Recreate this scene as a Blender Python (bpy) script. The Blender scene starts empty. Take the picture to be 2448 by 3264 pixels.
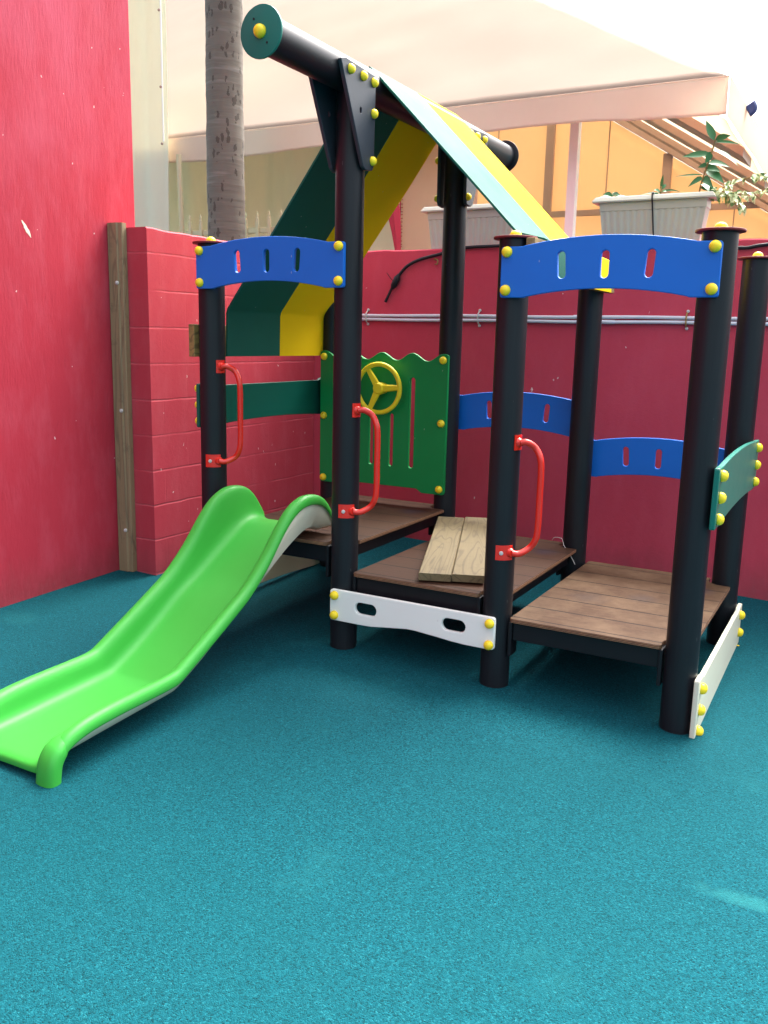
import bpy, bmesh, math, random
from mathutils import Vector, Matrix, noise
R = math.radians
random.seed(7)
C = bpy.context.scene.collection
sc = bpy.context.scene

# ------------------------------------------------------------------ camera
cam_d = bpy.data.cameras.new('camera')
cam = bpy.data.objects.new('camera', cam_d)
C.objects.link(cam)
cr = Vector((0.8752, 0.4833, 0.0225)); cf = Vector((-0.4706, 0.8614, -0.1917))
cr.normalize(); cf.normalize(); cu = cr.cross(cf).normalized(); cr = cf.cross(cu)
cam.matrix_world = Matrix(((cr.x, cu.x, -cf.x, 2.8379), (cr.y, cu.y, -cf.y, -3.4204), (cr.z, cu.z, -cf.z, 1.4495), (0, 0, 0, 1)))
cam_d.sensor_fit = 'HORIZONTAL'; cam_d.sensor_width = 36.0
cam_d.lens = 41.475
cam_d.clip_start = 0.05; cam_d.clip_end = 1500
sc.camera = cam

# ------------------------------------------------------------------ sky, sun, exposure
SUN_EL, SUN_AZ = 58.0, 5.0        # azimuth measured from +Y towards +X
w = bpy.data.worlds.new('World'); sc.world = w; w.use_nodes = True
nt = w.node_tree; bg = nt.nodes['Background']
sky = nt.nodes.new('ShaderNodeTexSky'); sky.sky_type = 'NISHITA'; sky.sun_disc = False
sky.sun_elevation = R(SUN_EL); sky.sun_rotation = R(SUN_AZ)
sky.air_density = 1.0; sky.dust_density = 9.0; sky.ozone_density = 1.0
hs = nt.nodes.new('ShaderNodeHueSaturation'); hs.inputs['Saturation'].default_value = 0.42
nt.links.new(sky.outputs[0], hs.inputs['Color']); nt.links.new(hs.outputs[0], bg.inputs[0])
bg.inputs[1].default_value = 0.15
sl = bpy.data.lights.new('sun', 'SUN'); sl.energy = 0.5; sl.angle = R(40); sl.color = (1, .97, .93)
sun = bpy.data.objects.new('sun', sl); C.objects.link(sun)
az, el = R(SUN_AZ), R(SUN_EL)
sdir = Vector((math.sin(az) * math.cos(el), math.cos(az) * math.cos(el), math.sin(el)))
sun.rotation_euler = sdir.to_track_quat('Z', 'Y').to_euler()
sc.view_settings.view_transform = 'Standard'; sc.view_settings.look = 'None'
sc.view_settings.exposure = 2.33; sc.view_settings.gamma = 1.0
sc.view_settings.use_curve_mapping = False

# ------------------------------------------------------------------ materials
def new_mat(name):
    m = bpy.data.materials.new(name); m.use_nodes = True
    return m, m.node_tree, m.node_tree.nodes['Principled BSDF']
def N(nt, t, **k):
    n = nt.nodes.new(t)
    for a, v in k.items(): setattr(n, a, v)
    return n
def coords(nt, scale=(1, 1, 1), rot=(0, 0, 0)):
    tc = N(nt, 'ShaderNodeTexCoord'); mp = N(nt, 'ShaderNodeMapping')
    mp.inputs['Scale'].default_value = scale; mp.inputs['Rotation'].default_value = rot
    nt.links.new(tc.outputs['Object'], mp.inputs['Vector'])
    return mp.outputs[0]
def noise_tex(nt, vec, scale, detail=4, rough=.55):
    n = N(nt, 'ShaderNodeTexNoise'); n.inputs['Scale'].default_value = scale
    n.inputs['Detail'].default_value = detail; n.inputs['Roughness'].default_value = rough
    nt.links.new(vec, n.inputs['Vector']); return n.outputs['Fac']
def ramp(nt, fac, stops):
    r = N(nt, 'ShaderNodeValToRGB'); e = r.color_ramp.elements
    while len(e) < len(stops): e.new(0.5)
    for i, (p, c) in enumerate(stops):
        e[i].position = p; e[i].color = tuple(c) + (1,) if len(c) == 3 else c
    nt.links.new(fac, r.inputs[0]); return r.outputs[0]
def mix(nt, fac, a, b, mode='MIX'):
    n = N(nt, 'ShaderNodeMix', data_type='RGBA', blend_type=mode)
    for s, v in ((0, fac), (6, a), (7, b)):
        if isinstance(v, (int, float)): n.inputs[s].default_value = v
        elif isinstance(v, tuple): n.inputs[s].default_value = v + (1,) if len(v) == 3 else v
        else: nt.links.new(v, n.inputs[s])
    return n.outputs[2]
def math_n(nt, op, a, b=0.0, c=0.0):
    n = N(nt, 'ShaderNodeMath', operation=op)
    for i, v in enumerate((a, b, c)):
        if isinstance(v, (int, float)): n.inputs[i].default_value = v
        else: nt.links.new(v, n.inputs[i])
    return n.outputs[0]
def bump(nt, bs, h, strength=.3, dist=.002, prev=None):
    b = N(nt, 'ShaderNodeBump'); b.inputs['Strength'].default_value = strength; b.inputs['Distance'].default_value = dist
    nt.links.new(h, b.inputs['Height'])
    if prev is not None: nt.links.new(prev, b.inputs['Normal'])
    nt.links.new(b.outputs[0], bs.inputs['Normal']); return b.outputs[0]
def vary(c, k): return tuple(min(1, x * k) for x in c)
def flecks(nt, vec, scale, thr):
    """mask of small scattered chips: voronoi cells picked at random"""
    v = N(nt, 'ShaderNodeTexVoronoi'); v.inputs['Scale'].default_value = scale
    nt.links.new(vec, v.inputs['Vector'])
    near = math_n(nt, 'LESS_THAN', v.outputs['Distance'], .17)
    s = N(nt, 'ShaderNodeSeparateColor'); nt.links.new(v.outputs['Color'], s.inputs[0])
    return math_n(nt, 'MULTIPLY', near, math_n(nt, 'GREATER_THAN', s.outputs[0], thr))

def plastic(name, col, rough=.42, grain=600, gb=.12, var=.08, spec=.28, scratch=True):
    m, nt, b = new_mat(name)
    v = coords(nt)
    big = noise_tex(nt, v, 5, 3)
    c = mix(nt, big, vary(col, 1 - var), vary(col, 1 + var))
    fine = noise_tex(nt, v, grain, 2)
    c = mix(nt, math_n(nt, 'MULTIPLY', fine, .35), c, vary(col, .7))
    if scratch:
        fl = flecks(nt, coords(nt, (1, 1, .45)), 70, .985)
        c = mix(nt, math_n(nt, 'MULTIPLY', fl, .35), c, (.6, .6, .58))
    nt.links.new(c, b.inputs['Base Color'])
    nt.links.new(math_n(nt, 'MULTIPLY_ADD', big, .15, rough - .07), b.inputs['Roughness'])
    b.inputs['Specular IOR Level'].default_value = spec
    bump(nt, b, fine, gb, .001)
    return m
M = {}
M['blue'] = plastic('blue board', (.008, .155, .62), .45)
M['green'] = plastic('green board', (.004, .26, .065), .45)
M['teal'] = plastic('teal board', (.008, .17, .13), .36)
M['dark_teal'] = plastic('dark green board', (.005, .11, .08), .4)
M['roof_teal'] = plastic('teal roof sheet', (.016, .118, .085), .6, var=.12, spec=.09)
M['roof_yellow'] = plastic('yellow roof sheet', (.95, .60, .012), .7, var=.06, spec=.03)
M['white'] = plastic('white board', (.90, .94, .88), .4, var=.03)
M['ivory'] = plastic('ivory board', (.70, .71, .56), .4, var=.03)
M['cream'] = plastic('cream board', (.95, .80, .50), .5, var=.05)
M['yellow'] = plastic('yellow plastic', (.98, .74, .03), .34, gb=.03, var=.03, scratch=False)
M['frame_black'] = plastic('black frame board', (.008, .009, .012), .4, var=.2)
M['red_cap'] = plastic('dark red cap', (.19, .02, .022), .4)
M['grey_plastic'] = plastic('grey board', (.038, .047, .060), .36, var=.2)
M['lime'] = plastic('lime slide plastic', (.042, .385, .045), .46, grain=900, gb=.05, var=.06, scratch=False, spec=.38)
M['slide_white'] = plastic('slide underside', (.88, .83, .64), .5, gb=.05, var=.06, scratch=False)
M['red_metal'] = plastic('red powder coat', (.78, .026, .012), .22, grain=1200, gb=.05, var=.03, scratch=False, spec=.7)
M['steel'] = plastic('bolt steel', (.6, .58, .55), .35, scratch=False)
M['black_cable'] = plastic('black cable', (.012, .012, .016), .5, scratch=False)
M['conduit'] = plastic('grey conduit', (.66, .67, .72), .4, var=.12)
M['planter'] = plastic('planter plastic', (.50, .50, .42), .5, var=.05, scratch=False)
M['pole_white'] = plastic('white pole', (.92, .92, .86), .6, var=.03, scratch=False)
M['lamp_blue'] = plastic('lamp blue', (.045, .07, .19), .35, scratch=False)
M['soil'] = plastic('soil', (.03, .02, .012), .9, grain=120, gb=.6)

def post_mat():
    m, nt, b = new_mat('black post plastic')
    v = coords(nt, (260, 260, 3)); st = noise_tex(nt, v, 1, 4)
    big = noise_tex(nt, coords(nt), 4, 4)
    c = mix(nt, big, (.003, .004, .0055), (.009, .010, .014))
    c = mix(nt, math_n(nt, 'MULTIPLY', st, .5), c, (.022, .026, .032))
    fl = flecks(nt, coords(nt, (1, 1, .25)), 75, .985)
    c = mix(nt, math_n(nt, 'MULTIPLY', fl, .2), c, (.2, .2, .2))
    nt.links.new(c, b.inputs['Base Color'])
    nt.links.new(math_n(nt, 'MULTIPLY_ADD', st, .16, .33), b.inputs['Roughness'])
    b.inputs['Specular IOR Level'].default_value = .3
    bump(nt, b, st, .12, .001)
    return m
M['post'] = post_mat()

def wall_mat(name, col, pale, streak=True, blocks=False, axis='Y', z0=0.078):
    m, nt, b = new_mat(name)
    o = coords(nt)
    big = noise_tex(nt, o, 1.1, 5, .6); mid = noise_tex(nt, coords(nt, (1, 1, .35)), 9, 6, .65)
    c = mix(nt, big, vary(col, .86), vary(col, 1.1))
    c = mix(nt, ramp(nt, mid, [(.45, (0, 0, 0)), (.8, (.30, .30, .30))]), c, pale)
    h = noise_tex(nt, coords(nt, (1, 1, .22) if streak else (1, 1, 1)), 55 if streak else 40, 6, .7)
    c = mix(nt, ramp(nt, h, [(.25, (.35, .35, .35)), (.42, (0, 0, 0))]), c, vary(col, .55))
    fine = noise_tex(nt, o, 210, 3)
    hh = math_n(nt, 'ADD', h, math_n(nt, 'MULTIPLY', fine, .35))
    # paint chips and white spatter
    fw = N(nt, 'ShaderNodeVectorMath', operation='ADD'); nj = N(nt, 'ShaderNodeTexNoise'); nj.inputs['Scale'].default_value = 60; nt.links.new(o, nj.inputs['Vector'])
    nt.links.new(coords(nt, (1, 1, .6)), fw.inputs[0]); sc_j = N(nt, 'ShaderNodeVectorMath', operation='SCALE'); sc_j.inputs['Scale'].default_value = .02; nt.links.new(nj.outputs['Color'], sc_j.inputs[0]); nt.links.new(sc_j.outputs[0], fw.inputs[1])
    fl = math_n(nt, 'MAXIMUM', flecks(nt, fw.outputs[0], 42, .985), flecks(nt, fw.outputs[0], 22, .992))
    fn = noise_tex(nt, o, 6, 2)
    fl = math_n(nt, 'MULTIPLY', fl, math_n(nt, 'GREATER_THAN', fn, .5))
    c = mix(nt, math_n(nt, 'MULTIPLY', fl, .8), c, (.75, .62, .6))
    # scuffed, dirty band at the foot of the wall
    sep = N(nt, 'ShaderNodeSeparateXYZ'); nt.links.new(o, sep.inputs[0])
    zz = math_n(nt, 'ADD', sep.outputs[2], math_n(nt, 'MULTIPLY', mid, .5))
    foot = ramp(nt, zz, [(.2, (.6, .6, .6)), (.52, (0, 0, 0))])
    dirt = mix(nt, noise_tex(nt, o, 30, 5, .7), vary(col, .45), (.22, .12, .12))
    c = mix(nt, foot, c, dirt)
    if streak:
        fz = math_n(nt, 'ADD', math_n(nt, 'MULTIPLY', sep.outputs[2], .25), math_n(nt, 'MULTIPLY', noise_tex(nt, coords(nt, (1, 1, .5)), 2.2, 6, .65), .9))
        c = mix(nt, ramp(nt, math_n(nt, 'MULTIPLY', fz, .6), [(.60, (0, 0, 0)), (.88, (.40, .40, .40))]), c, (.66, .16, .26))  # pinkish glare painted into the plaster colour, stronger higher up
    nrm = bump(nt, b, hh, .75 if streak else .3, .006 if streak else .004)
    if blocks:
        br = N(nt, 'ShaderNodeTexBrick'); br.offset = .5; br.squash = 1
        br.inputs['Scale'].default_value = 1; br.inputs['Mortar Size'].default_value = .0045
        br.inputs['Brick Width'].default_value = .4; br.inputs['Row Height'].default_value = .2
        br.inputs['Mortar Smooth'].default_value = .5
        cb = N(nt, 'ShaderNodeCombineXYZ')
        wob = math_n(nt, 'MULTIPLY_ADD', noise_tex(nt, o, 7, 3), .012, z0)
        nt.links.new(math_n(nt, 'ADD', sep.outputs[0 if axis == 'X' else 1], .1), cb.inputs[0])
        nt.links.new(math_n(nt, 'SUBTRACT', sep.outputs[2], wob), cb.inputs[1])
        nt.links.new(cb.outputs[0], br.inputs['Vector'])
        patch = ramp(nt, noise_tex(nt, o, 3, 3), [(.38, (.08, .08, .08)), (.62, (1, 1, 1))])
        hz = math_n(nt, 'FRACT', math_n(nt, 'DIVIDE', math_n(nt, 'ADD', math_n(nt, 'SUBTRACT', sep.outputs[2], wob), .1), .2))
        hl = ramp(nt, math_n(nt, 'ABSOLUTE', math_n(nt, 'SUBTRACT', hz, .5)), [(.012, (1, 1, 1)), (.035, (0, 0, 0))])
        line = math_n(nt, 'MULTIPLY', math_n(nt, 'MAXIMUM', hl, math_n(nt, 'MULTIPLY', br.outputs['Fac'], .22)), patch)
        c = mix(nt, math_n(nt, 'MULTIPLY', line, .5), c, pale)
        inv = math_n(nt, 'SUBTRACT', 1, line)
        bump(nt, b, inv, .55, .004, prev=nrm)
    nt.links.new(c, b.inputs['Base Color']); b.inputs['Roughness'].default_value = .62
    b.inputs['Specular IOR Level'].default_value = .12
    return m
RED = (.52, .045, .075)
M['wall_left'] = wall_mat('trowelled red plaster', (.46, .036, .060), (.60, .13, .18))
M['wall_blocks'] = wall_mat('painted block wall', (.47, .052, .075), (.58, .15, .17), streak=False, blocks=True)
M['wall_back'] = wall_mat('smooth red wall', (.54, .060, .095), (.62, .115, .155), streak=False)

def ground_mat():
    m, nt, b = new_mat('rubber granule surface')
    o = coords(nt)
    g = N(nt, 'ShaderNodeTexVoronoi'); g.inputs['Scale'].default_value = 270; nt.links.new(o, g.inputs['Vector'])
    s = N(nt, 'ShaderNodeSeparateColor'); nt.links.new(g.outputs['Color'], s.inputs[0])
    base = ramp(nt, s.outputs[0], [(0, (.002, .022, .028)), (.20, (.003, .064, .084)), (.75, (.0045, .092, .120)), (.94, (.008, .122, .152)), (1, (.018, .160, .190))])
    f2 = noise_tex(nt, o, 85, 3, .7)
    base = mix(nt, ramp(nt, f2, [(.35, (.55, .55, .55)), (.6, (0, 0, 0))]), base, (.0022, .046, .056))
    big = noise_tex(nt, o, .9, 4, .6)
    base = mix(nt, ramp(nt, big, [(.35, (.35, .35, .35)), (.65, (0, 0, 0))]), base, (.004, .073, .085))
    # pale dusty patches
    du = noise_tex(nt, o, 2.4, 5, .7)
    base = mix(nt, ramp(nt, du, [(.60, (0, 0, 0)), (.8, (.40, .40, .40))]), base, (.014, .125, .135))
    fl = flecks(nt, o, 5, .93)
    base = mix(nt, math_n(nt, 'MULTIPLY', math_n(nt, 'LESS_THAN', g.outputs['Distance'], .0), fl), base, (.6, .6, .6))
    # pale patches with their own ragged outline
    sp_ = N(nt, 'ShaderNodeSeparateXYZ'); nt.links.new(o, sp_.inputs[0])
    for px, py, sx_, sy_, k_ in ((2.72, -.985, .36, .085, .30), (-.78, -.60, .34, .20, .10)):
        ex = math_n(nt, 'POWER', math_n(nt, 'ABSOLUTE', math_n(nt, 'DIVIDE', math_n(nt, 'SUBTRACT', sp_.outputs[0], px), sx_)), 2)
        ey = math_n(nt, 'POWER', math_n(nt, 'ABSOLUTE', math_n(nt, 'DIVIDE', math_n(nt, 'SUBTRACT', sp_.outputs[1], py), sy_)), 2)
        rr = math_n(nt, 'ADD', math_n(nt, 'ADD', ex, ey), math_n(nt, 'MULTIPLY', du, 1.6))
        base = mix(nt, math_n(nt, 'MULTIPLY', ramp(nt, rr, [(.75, (k_ * 1.8,) * 3), (.98, (0, 0, 0))]), 1), base, (.020, .16, .168))
    nt.links.new(base, b.inputs['Base Color']); b.inputs['Roughness'].default_value = .85
    b.inputs['Specular IOR Level'].default_value = .08
    hh = math_n(nt, 'ADD', math_n(nt, 'MULTIPLY', g.outputs['Distance'], -1), math_n(nt, 'MULTIPLY', f2, 1.2))
    bump(nt, b, hh, .7, .004)
    return m
M['ground'] = ground_mat()

def deck_mat(name, a, bcol, worn):
    m, nt, b = new_mat(name)
    o = coords(nt); gr = noise_tex(nt, coords(nt, (3.5, 60, 60)), 1, 6, .65)
    big = noise_tex(nt, o, 4, 5, .7)
    c = mix(nt, gr, a, bcol); c = mix(nt, ramp(nt, big, [(.4, (0, 0, 0)), (.72, (.8, .8, .8))]), c, worn)
    sp = noise_tex(nt, o, 14, 4, .6)
    c = mix(nt, ramp(nt, sp, [(.60, (0, 0, 0)), (.74, (.45, .45, .45))]), c, vary(a, .55))
    sep = N(nt, 'ShaderNodeSeparateXYZ'); nt.links.new(o, sep.inputs[0])
    fr = math_n(nt, 'FRACT', math_n(nt, 'DIVIDE', math_n(nt, 'ADD', sep.outputs[1], 1.9043), .18))
    groove = math_n(nt, 'LESS_THAN', math_n(nt, 'ABSOLUTE', math_n(nt, 'SUBTRACT', fr, .5)), math_n(nt, 'MULTIPLY_ADD', sp, .022, .018))
    for px, py, rr_, cc_ in ((.29, .31, .10, (.035, .028, .045)), (.10, .02, .09, (.06, .045, .04)), (-.12, -.1, .12, (.05, .035, .03))):
        e1 = math_n(nt, 'POWER', math_n(nt, 'ABSOLUTE', math_n(nt, 'SUBTRACT', sep.outputs[0], px)), 2); e2 = math_n(nt, 'POWER', math_n(nt, 'ABSOLUTE', math_n(nt, 'SUBTRACT', sep.outputs[1], py)), 2)
        rad_ = math_n(nt, 'ADD', math_n(nt, 'DIVIDE', math_n(nt, 'SQRT', math_n(nt, 'ADD', e1, e2)), rr_), math_n(nt, 'MULTIPLY', sp, .9))
        c = mix(nt, ramp(nt, math_n(nt, 'MULTIPLY', rad_, .5), [(.3, (.55, .55, .55)), (.68, (0, 0, 0))]), c, cc_)
    c = mix(nt, math_n(nt, 'MULTIPLY', groove, .85), c, (.006, .004, .004))
    nt.links.new(c, b.inputs['Base Color']); b.inputs['Roughness'].default_value = .6; b.inputs['Specular IOR Level'].default_value = .15
    h = math_n(nt, 'SUBTRACT', math_n(nt, 'MULTIPLY', gr, .3), groove)
    bump(nt, b, h, .6, .003)
    return m
M['deck_dark'] = deck_mat('dark decking', (.032, .013, .008), (.060, .027, .015), (.052, .027, .014))
M['deck_worn'] = deck_mat('worn decking', (.034, .017, .009), (.086, .046, .024), (.140, .090, .052))
def ply_mat():
    m, nt, b = new_mat('plywood edge'); o = coords(nt)
    sep = N(nt, 'ShaderNodeSeparateXYZ'); nt.links.new(o, sep.inputs[0])
    s = math_n(nt, 'SINE', math_n(nt, 'MULTIPLY', sep.outputs[2], 1100))
    c = mix(nt, ramp(nt, s, [(.3, (0, 0, 0)), (.7, (1, 1, 1))]), (.06, .022, .012), (.62, .33, .15))
    c = mix(nt, math_n(nt, 'MULTIPLY', noise_tex(nt, o, 30, 4), .8), c, (.07, .03, .02))
    nt.links.new(c, b.inputs['Base Color']); b.inputs['Roughness'].default_value = .6
    return m
M['ply'] = ply_mat()
def wood_mat(name, a, bcol, axis, rings=26, knots=True):
    m, nt, b = new_mat(name)
    sc_ = [1, 1, 1]; sc_[axis] = .12
    v = coords(nt, tuple(sc_))
    wv = N(nt, 'ShaderNodeTexNoise'); wv.inputs['Scale'].default_value = 7; wv.inputs['Detail'].default_value = 2
    wv.inputs['Distortion'].default_value = .6
    nt.links.new(v, wv.inputs['Vector'])
    s = math_n(nt, 'SINE', math_n(nt, 'MULTIPLY', wv.outputs['Fac'], rings * 3.5))
    ring = ramp(nt, s, [(.55, (0, 0, 0)), (1, (1, 1, 1))])
    fs = [90, 90, 90]; fs[axis] = 4
    fib = noise_tex(nt, coords(nt, tuple(fs)), 1, 4)
    c = mix(nt, fib, vary(a, .8), vary(a, 1.15)); c = mix(nt, math_n(nt, 'MULTIPLY', ring, .55), c, bcol)
    c = mix(nt, ramp(nt, noise_tex(nt, coords(nt), 12, 5, .7), [(.55, (0, 0, 0)), (.75, (.5, .5, .5))]), c, vary(bcol, .6))
    if knots:
        kv = N(nt, 'ShaderNodeTexVoronoi'); ks = [6, 6, 6]; ks[axis] = 3; kv.inputs['Scale'].default_value = 1
        nt.links.new(coords(nt, tuple(ks)), kv.inputs['Vector'])
        c = mix(nt, ramp(nt, kv.outputs['Distance'], [(.05, (.8, .8, .8)), (.13, (0, 0, 0))]), c, vary(bcol, .4))
    nt.links.new(c, b.inputs['Base Color']); b.inputs['Roughness'].default_value = .7
    bump(nt, b, math_n(nt, 'ADD', fib, math_n(nt, 'MULTIPLY', ring, .4)), .35, .002)
    return m
M['plank'] = wood_mat('treated pine', (.165, .128, .060), (.070, .052, .026), 1)
M['batten'] = wood_mat('weathered timber', (.27, .20, .11), (.12, .09, .055), 2, rings=14)
M['board'] = wood_mat('roof batten', (.30, .19, .06), (.06, .04, .02), 1, rings=14, knots=False)

def cloth_mat(name, col, trans, tcol=None, sc_=300, folds=0):
    m, nt, b = new_mat(name); o = coords(nt)
    big = noise_tex(nt, o, 1.2, 4); c = mix(nt, big, vary(col, .93), vary(col, 1.05))
    fine = noise_tex(nt, coords(nt, (1, 1, .4)), 26, 5, .65)
    c = mix(nt, math_n(nt, 'MULTIPLY', fine, .16), c, vary(col, .6))
    nt.links.new(c, b.inputs['Base Color']); b.inputs['Roughness'].default_value = .85
    b.inputs['Specular IOR Level'].default_value = .2
    bump(nt, b, noise_tex(nt, o, sc_, 2), .15, .001)
    t = N(nt, 'ShaderNodeBsdfTranslucent'); t.inputs[0].default_value = (tcol or col) + (1,)
    ms = N(nt, 'ShaderNodeMixShader'); ms.inputs[0].default_value = trans
    nt.links.new(b.outputs[0], ms.inputs[1]); nt.links.new(t.outputs[0], ms.inputs[2])
    nt.links.new(ms.outputs[0], nt.nodes['Material Output'].inputs[0])
    return m
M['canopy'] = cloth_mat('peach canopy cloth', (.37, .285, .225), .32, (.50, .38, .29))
M['valance'] = cloth_mat('cream valance cloth', (.84, .72, .60), .42, (.92, .79, .66))  # cream cloth, colour lightened further to offset the weaker light it gets
M['curtain'] = cloth_mat('cream curtain', (.86, .83, .66), .28, (.88, .84, .66))
M['orange'] = cloth_mat('orange tent cloth', (.76, .53, .31), .45, (.84, .61, .38))
M['tan'] = cloth_mat('tan tent cloth', (.76, .60, .44), .5, (.85, .70, .54))
M['ceiling'] = cloth_mat('cream ceiling cloth', (.85, .72, .58), .6, (.95, .84, .70))
M['red_cloth'] = cloth_mat('red cloth', (.5, .05, .08), .2)
M['brown'] = plastic('brown frame', (.44, .30, .23), .6, scratch=False)
M['fence'] = plastic('cream painted fence', (.62, .55, .34), .5, scratch=False)
M['leaf'] = plastic('leaf green', (.035, .15, .045), .4, grain=60, var=.5, scratch=False)
def varieg():
    m, nt, b = new_mat('variegated leaf'); o = coords(nt)
    f = noise_tex(nt, o, 38, 3, .6)
    c = ramp(nt, f, [(.42, (.10, .22, .05)), (.52, (.62, .66, .34))])
    nt.links.new(c, b.inputs['Base Color']); b.inputs['Roughness'].default_value = .5
    return m
M['varieg'] = varieg()
def palm_mat():
    m, nt, b = new_mat('palm bark'); o = coords(nt)
    big = noise_tex(nt, o, 3, 5, .65)
    c = mix(nt, big, (.10, .085, .068), (.19, .165, .13))
    rg = noise_tex(nt, coords(nt, (1.5, 1.5, 18)), 1, 4, .6)
    c = mix(nt, ramp(nt, rg, [(.56, (0, 0, 0)), (.66, (.45, .45, .45))]), c, (.24, .22, .19))
    v = N(nt, 'ShaderNodeTexVoronoi'); v.inputs['Scale'].default_value = 1; v.inputs['Randomness'].default_value = 1
    jit = N(nt, 'ShaderNodeVectorMath', operation='ADD')
    nn = N(nt, 'ShaderNodeTexNoise'); nn.inputs['Scale'].default_value = 30; nt.links.new(o, nn.inputs['Vector'])
    nt.links.new(coords(nt, (30, 30, 13)), jit.inputs[0]); nt.links.new(nn.outputs['Color'], jit.inputs[1])
    nt.links.new(jit.outputs[0], v.inputs['Vector'])
    s = N(nt, 'ShaderNodeSeparateColor'); nt.links.new(v.outputs['Color'], s.inputs[0])
    pit = math_n(nt, 'MULTIPLY', math_n(nt, 'LESS_THAN', v.outputs['Distance'], .40), math_n(nt, 'GREATER_THAN', s.outputs[0], .66))
    c = mix(nt, math_n(nt, 'MULTIPLY', pit, .65), c, (.040, .028, .020))
    nt.links.new(c, b.inputs['Base Color']); b.inputs['Roughness'].default_value = .85
    bump(nt, b, math_n(nt, 'SUBTRACT', math_n(nt, 'MULTIPLY', rg, .8), pit), .8, .012)
    return m
M['palm'] = palm_mat()

# ------------------------------------------------------------------ object helpers
def worldloc(o):
    v = Vector((0, 0, 0))
    while o is not None: v += o.location; o = o.parent
    return v
def link(name, me, mat=None, parent=None, loc=None):
    o = bpy.data.objects.new(name, me); C.objects.link(o)
    if mat is not None and len(me.materials) == 0: me.materials.append(mat)
    if parent is not None: o.parent = parent
    if loc is not None: o.location = Vector(loc) - (worldloc(parent) if parent else Vector())
    return o
def build(name, bm, mat, parent=None, smooth=False, loc=None, mats=None, ang=38):
    """bm in world coordinates; the object keeps its parent's origin (or loc)"""
    base = Vector(loc) if loc is not None else (worldloc(parent) if parent else Vector())
    bmesh.ops.translate(bm, verts=bm.verts, vec=-base)
    bmesh.ops.recalc_face_normals(bm, faces=bm.faces)
    me = bpy.data.meshes.new(name); bm.to_mesh(me); bm.free()
    if mats:
        for x in mats: me.materials.append(x)
    else: me.materials.append(mat)
    if smooth:
        me.polygons.foreach_set('use_smooth', [True] * len(me.polygons))
        try: me.set_sharp_from_angle(angle=R(ang))
        except Exception: pass
    o = bpy.data.objects.new(name, me); C.objects.link(o)
    if parent is not None: o.parent = parent
    o.location = base - (worldloc(parent) if parent else Vector())
    return o
def empty(name, loc):
    o = bpy.data.objects.new(name, None); C.objects.link(o); o.location = loc; o.empty_display_size = .1; return o
def tag(o, label=None, cat=None, group=None, kind=None):
    if label: o['label'] = label
    if cat: o['category'] = cat
    if group: o['group'] = group
    if kind: o['kind'] = kind
    return o
def box(bm, a, b, bev=0.0, rot=None):
    x0, y0, z0 = a; x1, y1, z1 = b
    r = bmesh.ops.create_cube(bm, size=1)
    vs = r['verts']
    for v in vs: v.co = Vector(((x0 + x1) / 2 + v.co.x * (x1 - x0), (y0 + y1) / 2 + v.co.y * (y1 - y0), (z0 + z1) / 2 + v.co.z * (z1 - z0)))
    if bev:
        es = list({e for v in vs for e in v.link_edges})
        bmesh.ops.bevel(bm, geom=es, offset=bev, segments=2, affect='EDGES', profile=.6)
def frame_axes(d):
    d = Vector(d).normalized(); up = Vector((0, 0, 1)) if abs(d.z) < .9 else Vector((1, 0, 0))
    x = d.cross(up).normalized(); return x, x.cross(d).normalized()
def rings_loft(bm, rings, close=True, cap=True):
    vv = [[bm.verts.new(p) for p in r] for r in rings]
    n = len(vv[0])
    for a, b in zip(vv, vv[1:]):
        for i in range(n if close else n - 1):
            j = (i + 1) % n; bm.faces.new((a[i], a[j], b[j], b[i]))
    if cap and close:
        bm.faces.new(vv[0]); bm.faces.new(list(reversed(vv[-1])))
    return vv
def tube(bm, pts, r, seg=12, cap=True):
    pts = [Vector(p) for p in pts]; x = None; rings = []
    for i, p in enumerate(pts):
        d = (pts[min(i + 1, len(pts) - 1)] - pts[max(i - 1, 0)]).normalized()
        if x is None: x, _ = frame_axes(d)
        x = (x - d * x.dot(d)).normalized(); y = d.cross(x)
        rr = r[i] if isinstance(r, (list, tuple)) else r
        rings.append([p + x * math.cos(2 * math.pi * k / seg) * rr + y * math.sin(2 * math.pi * k / seg) * rr for k in range(seg)])
    rings_loft(bm, rings, cap=cap)
def cyl(bm, p0, p1, r, seg=48, bev=0.0):
    p0, p1 = Vector(p0), Vector(p1); d = (p1 - p0).normalized()
    if bev: tube(bm, [p0, p0 + d * bev * .3, p0 + d * bev, p1 - d * bev, p1 - d * bev * .3, p1], [r - bev, r - bev * .3, r, r, r - bev * .3, r - bev], seg)
    else: tube(bm, [p0, p1], r, seg)
def spline(pts, n=8):
    """Catmull-Rom through tuples of any length"""
    P = [pts[0]] + list(pts) + [pts[-1]]; out = []
    for i in range(1, len(P) - 2):
        for k in range(n):
            t = k / n; out.append(tuple(.5 * ((2 * b) + (-a + c) * t + (2 * a - 5 * b + 4 * c - d) * t * t + (-a + 3 * b - 3 * c + d) * t ** 3) for a, b, c, d in zip(P[i - 1], P[i], P[i + 1], P[i + 2])))
    out.append(tuple(pts[-1])); return out
def rounded(pts, rad, seg=5):
    out = []; n = len(pts)
    for i, p in enumerate(pts):
        r = rad[i] if isinstance(rad, (list, tuple)) else rad
        p = Vector(p); a = Vector(pts[i - 1]); b = Vector(pts[(i + 1) % n])
        if r <= 0: out.append(p); continue
        da = (a - p); db = (b - p); r_ = min(r, da.length * .49, db.length * .49)
        da.normalize(); db.normalize()
        for k in range(seg + 1):
            t = k / seg
            q = (p + da * r_) * (1 - t) ** 2 + p * 2 * t * (1 - t) + (p + db * r_) * t ** 2
            out.append(q)
    return out
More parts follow.
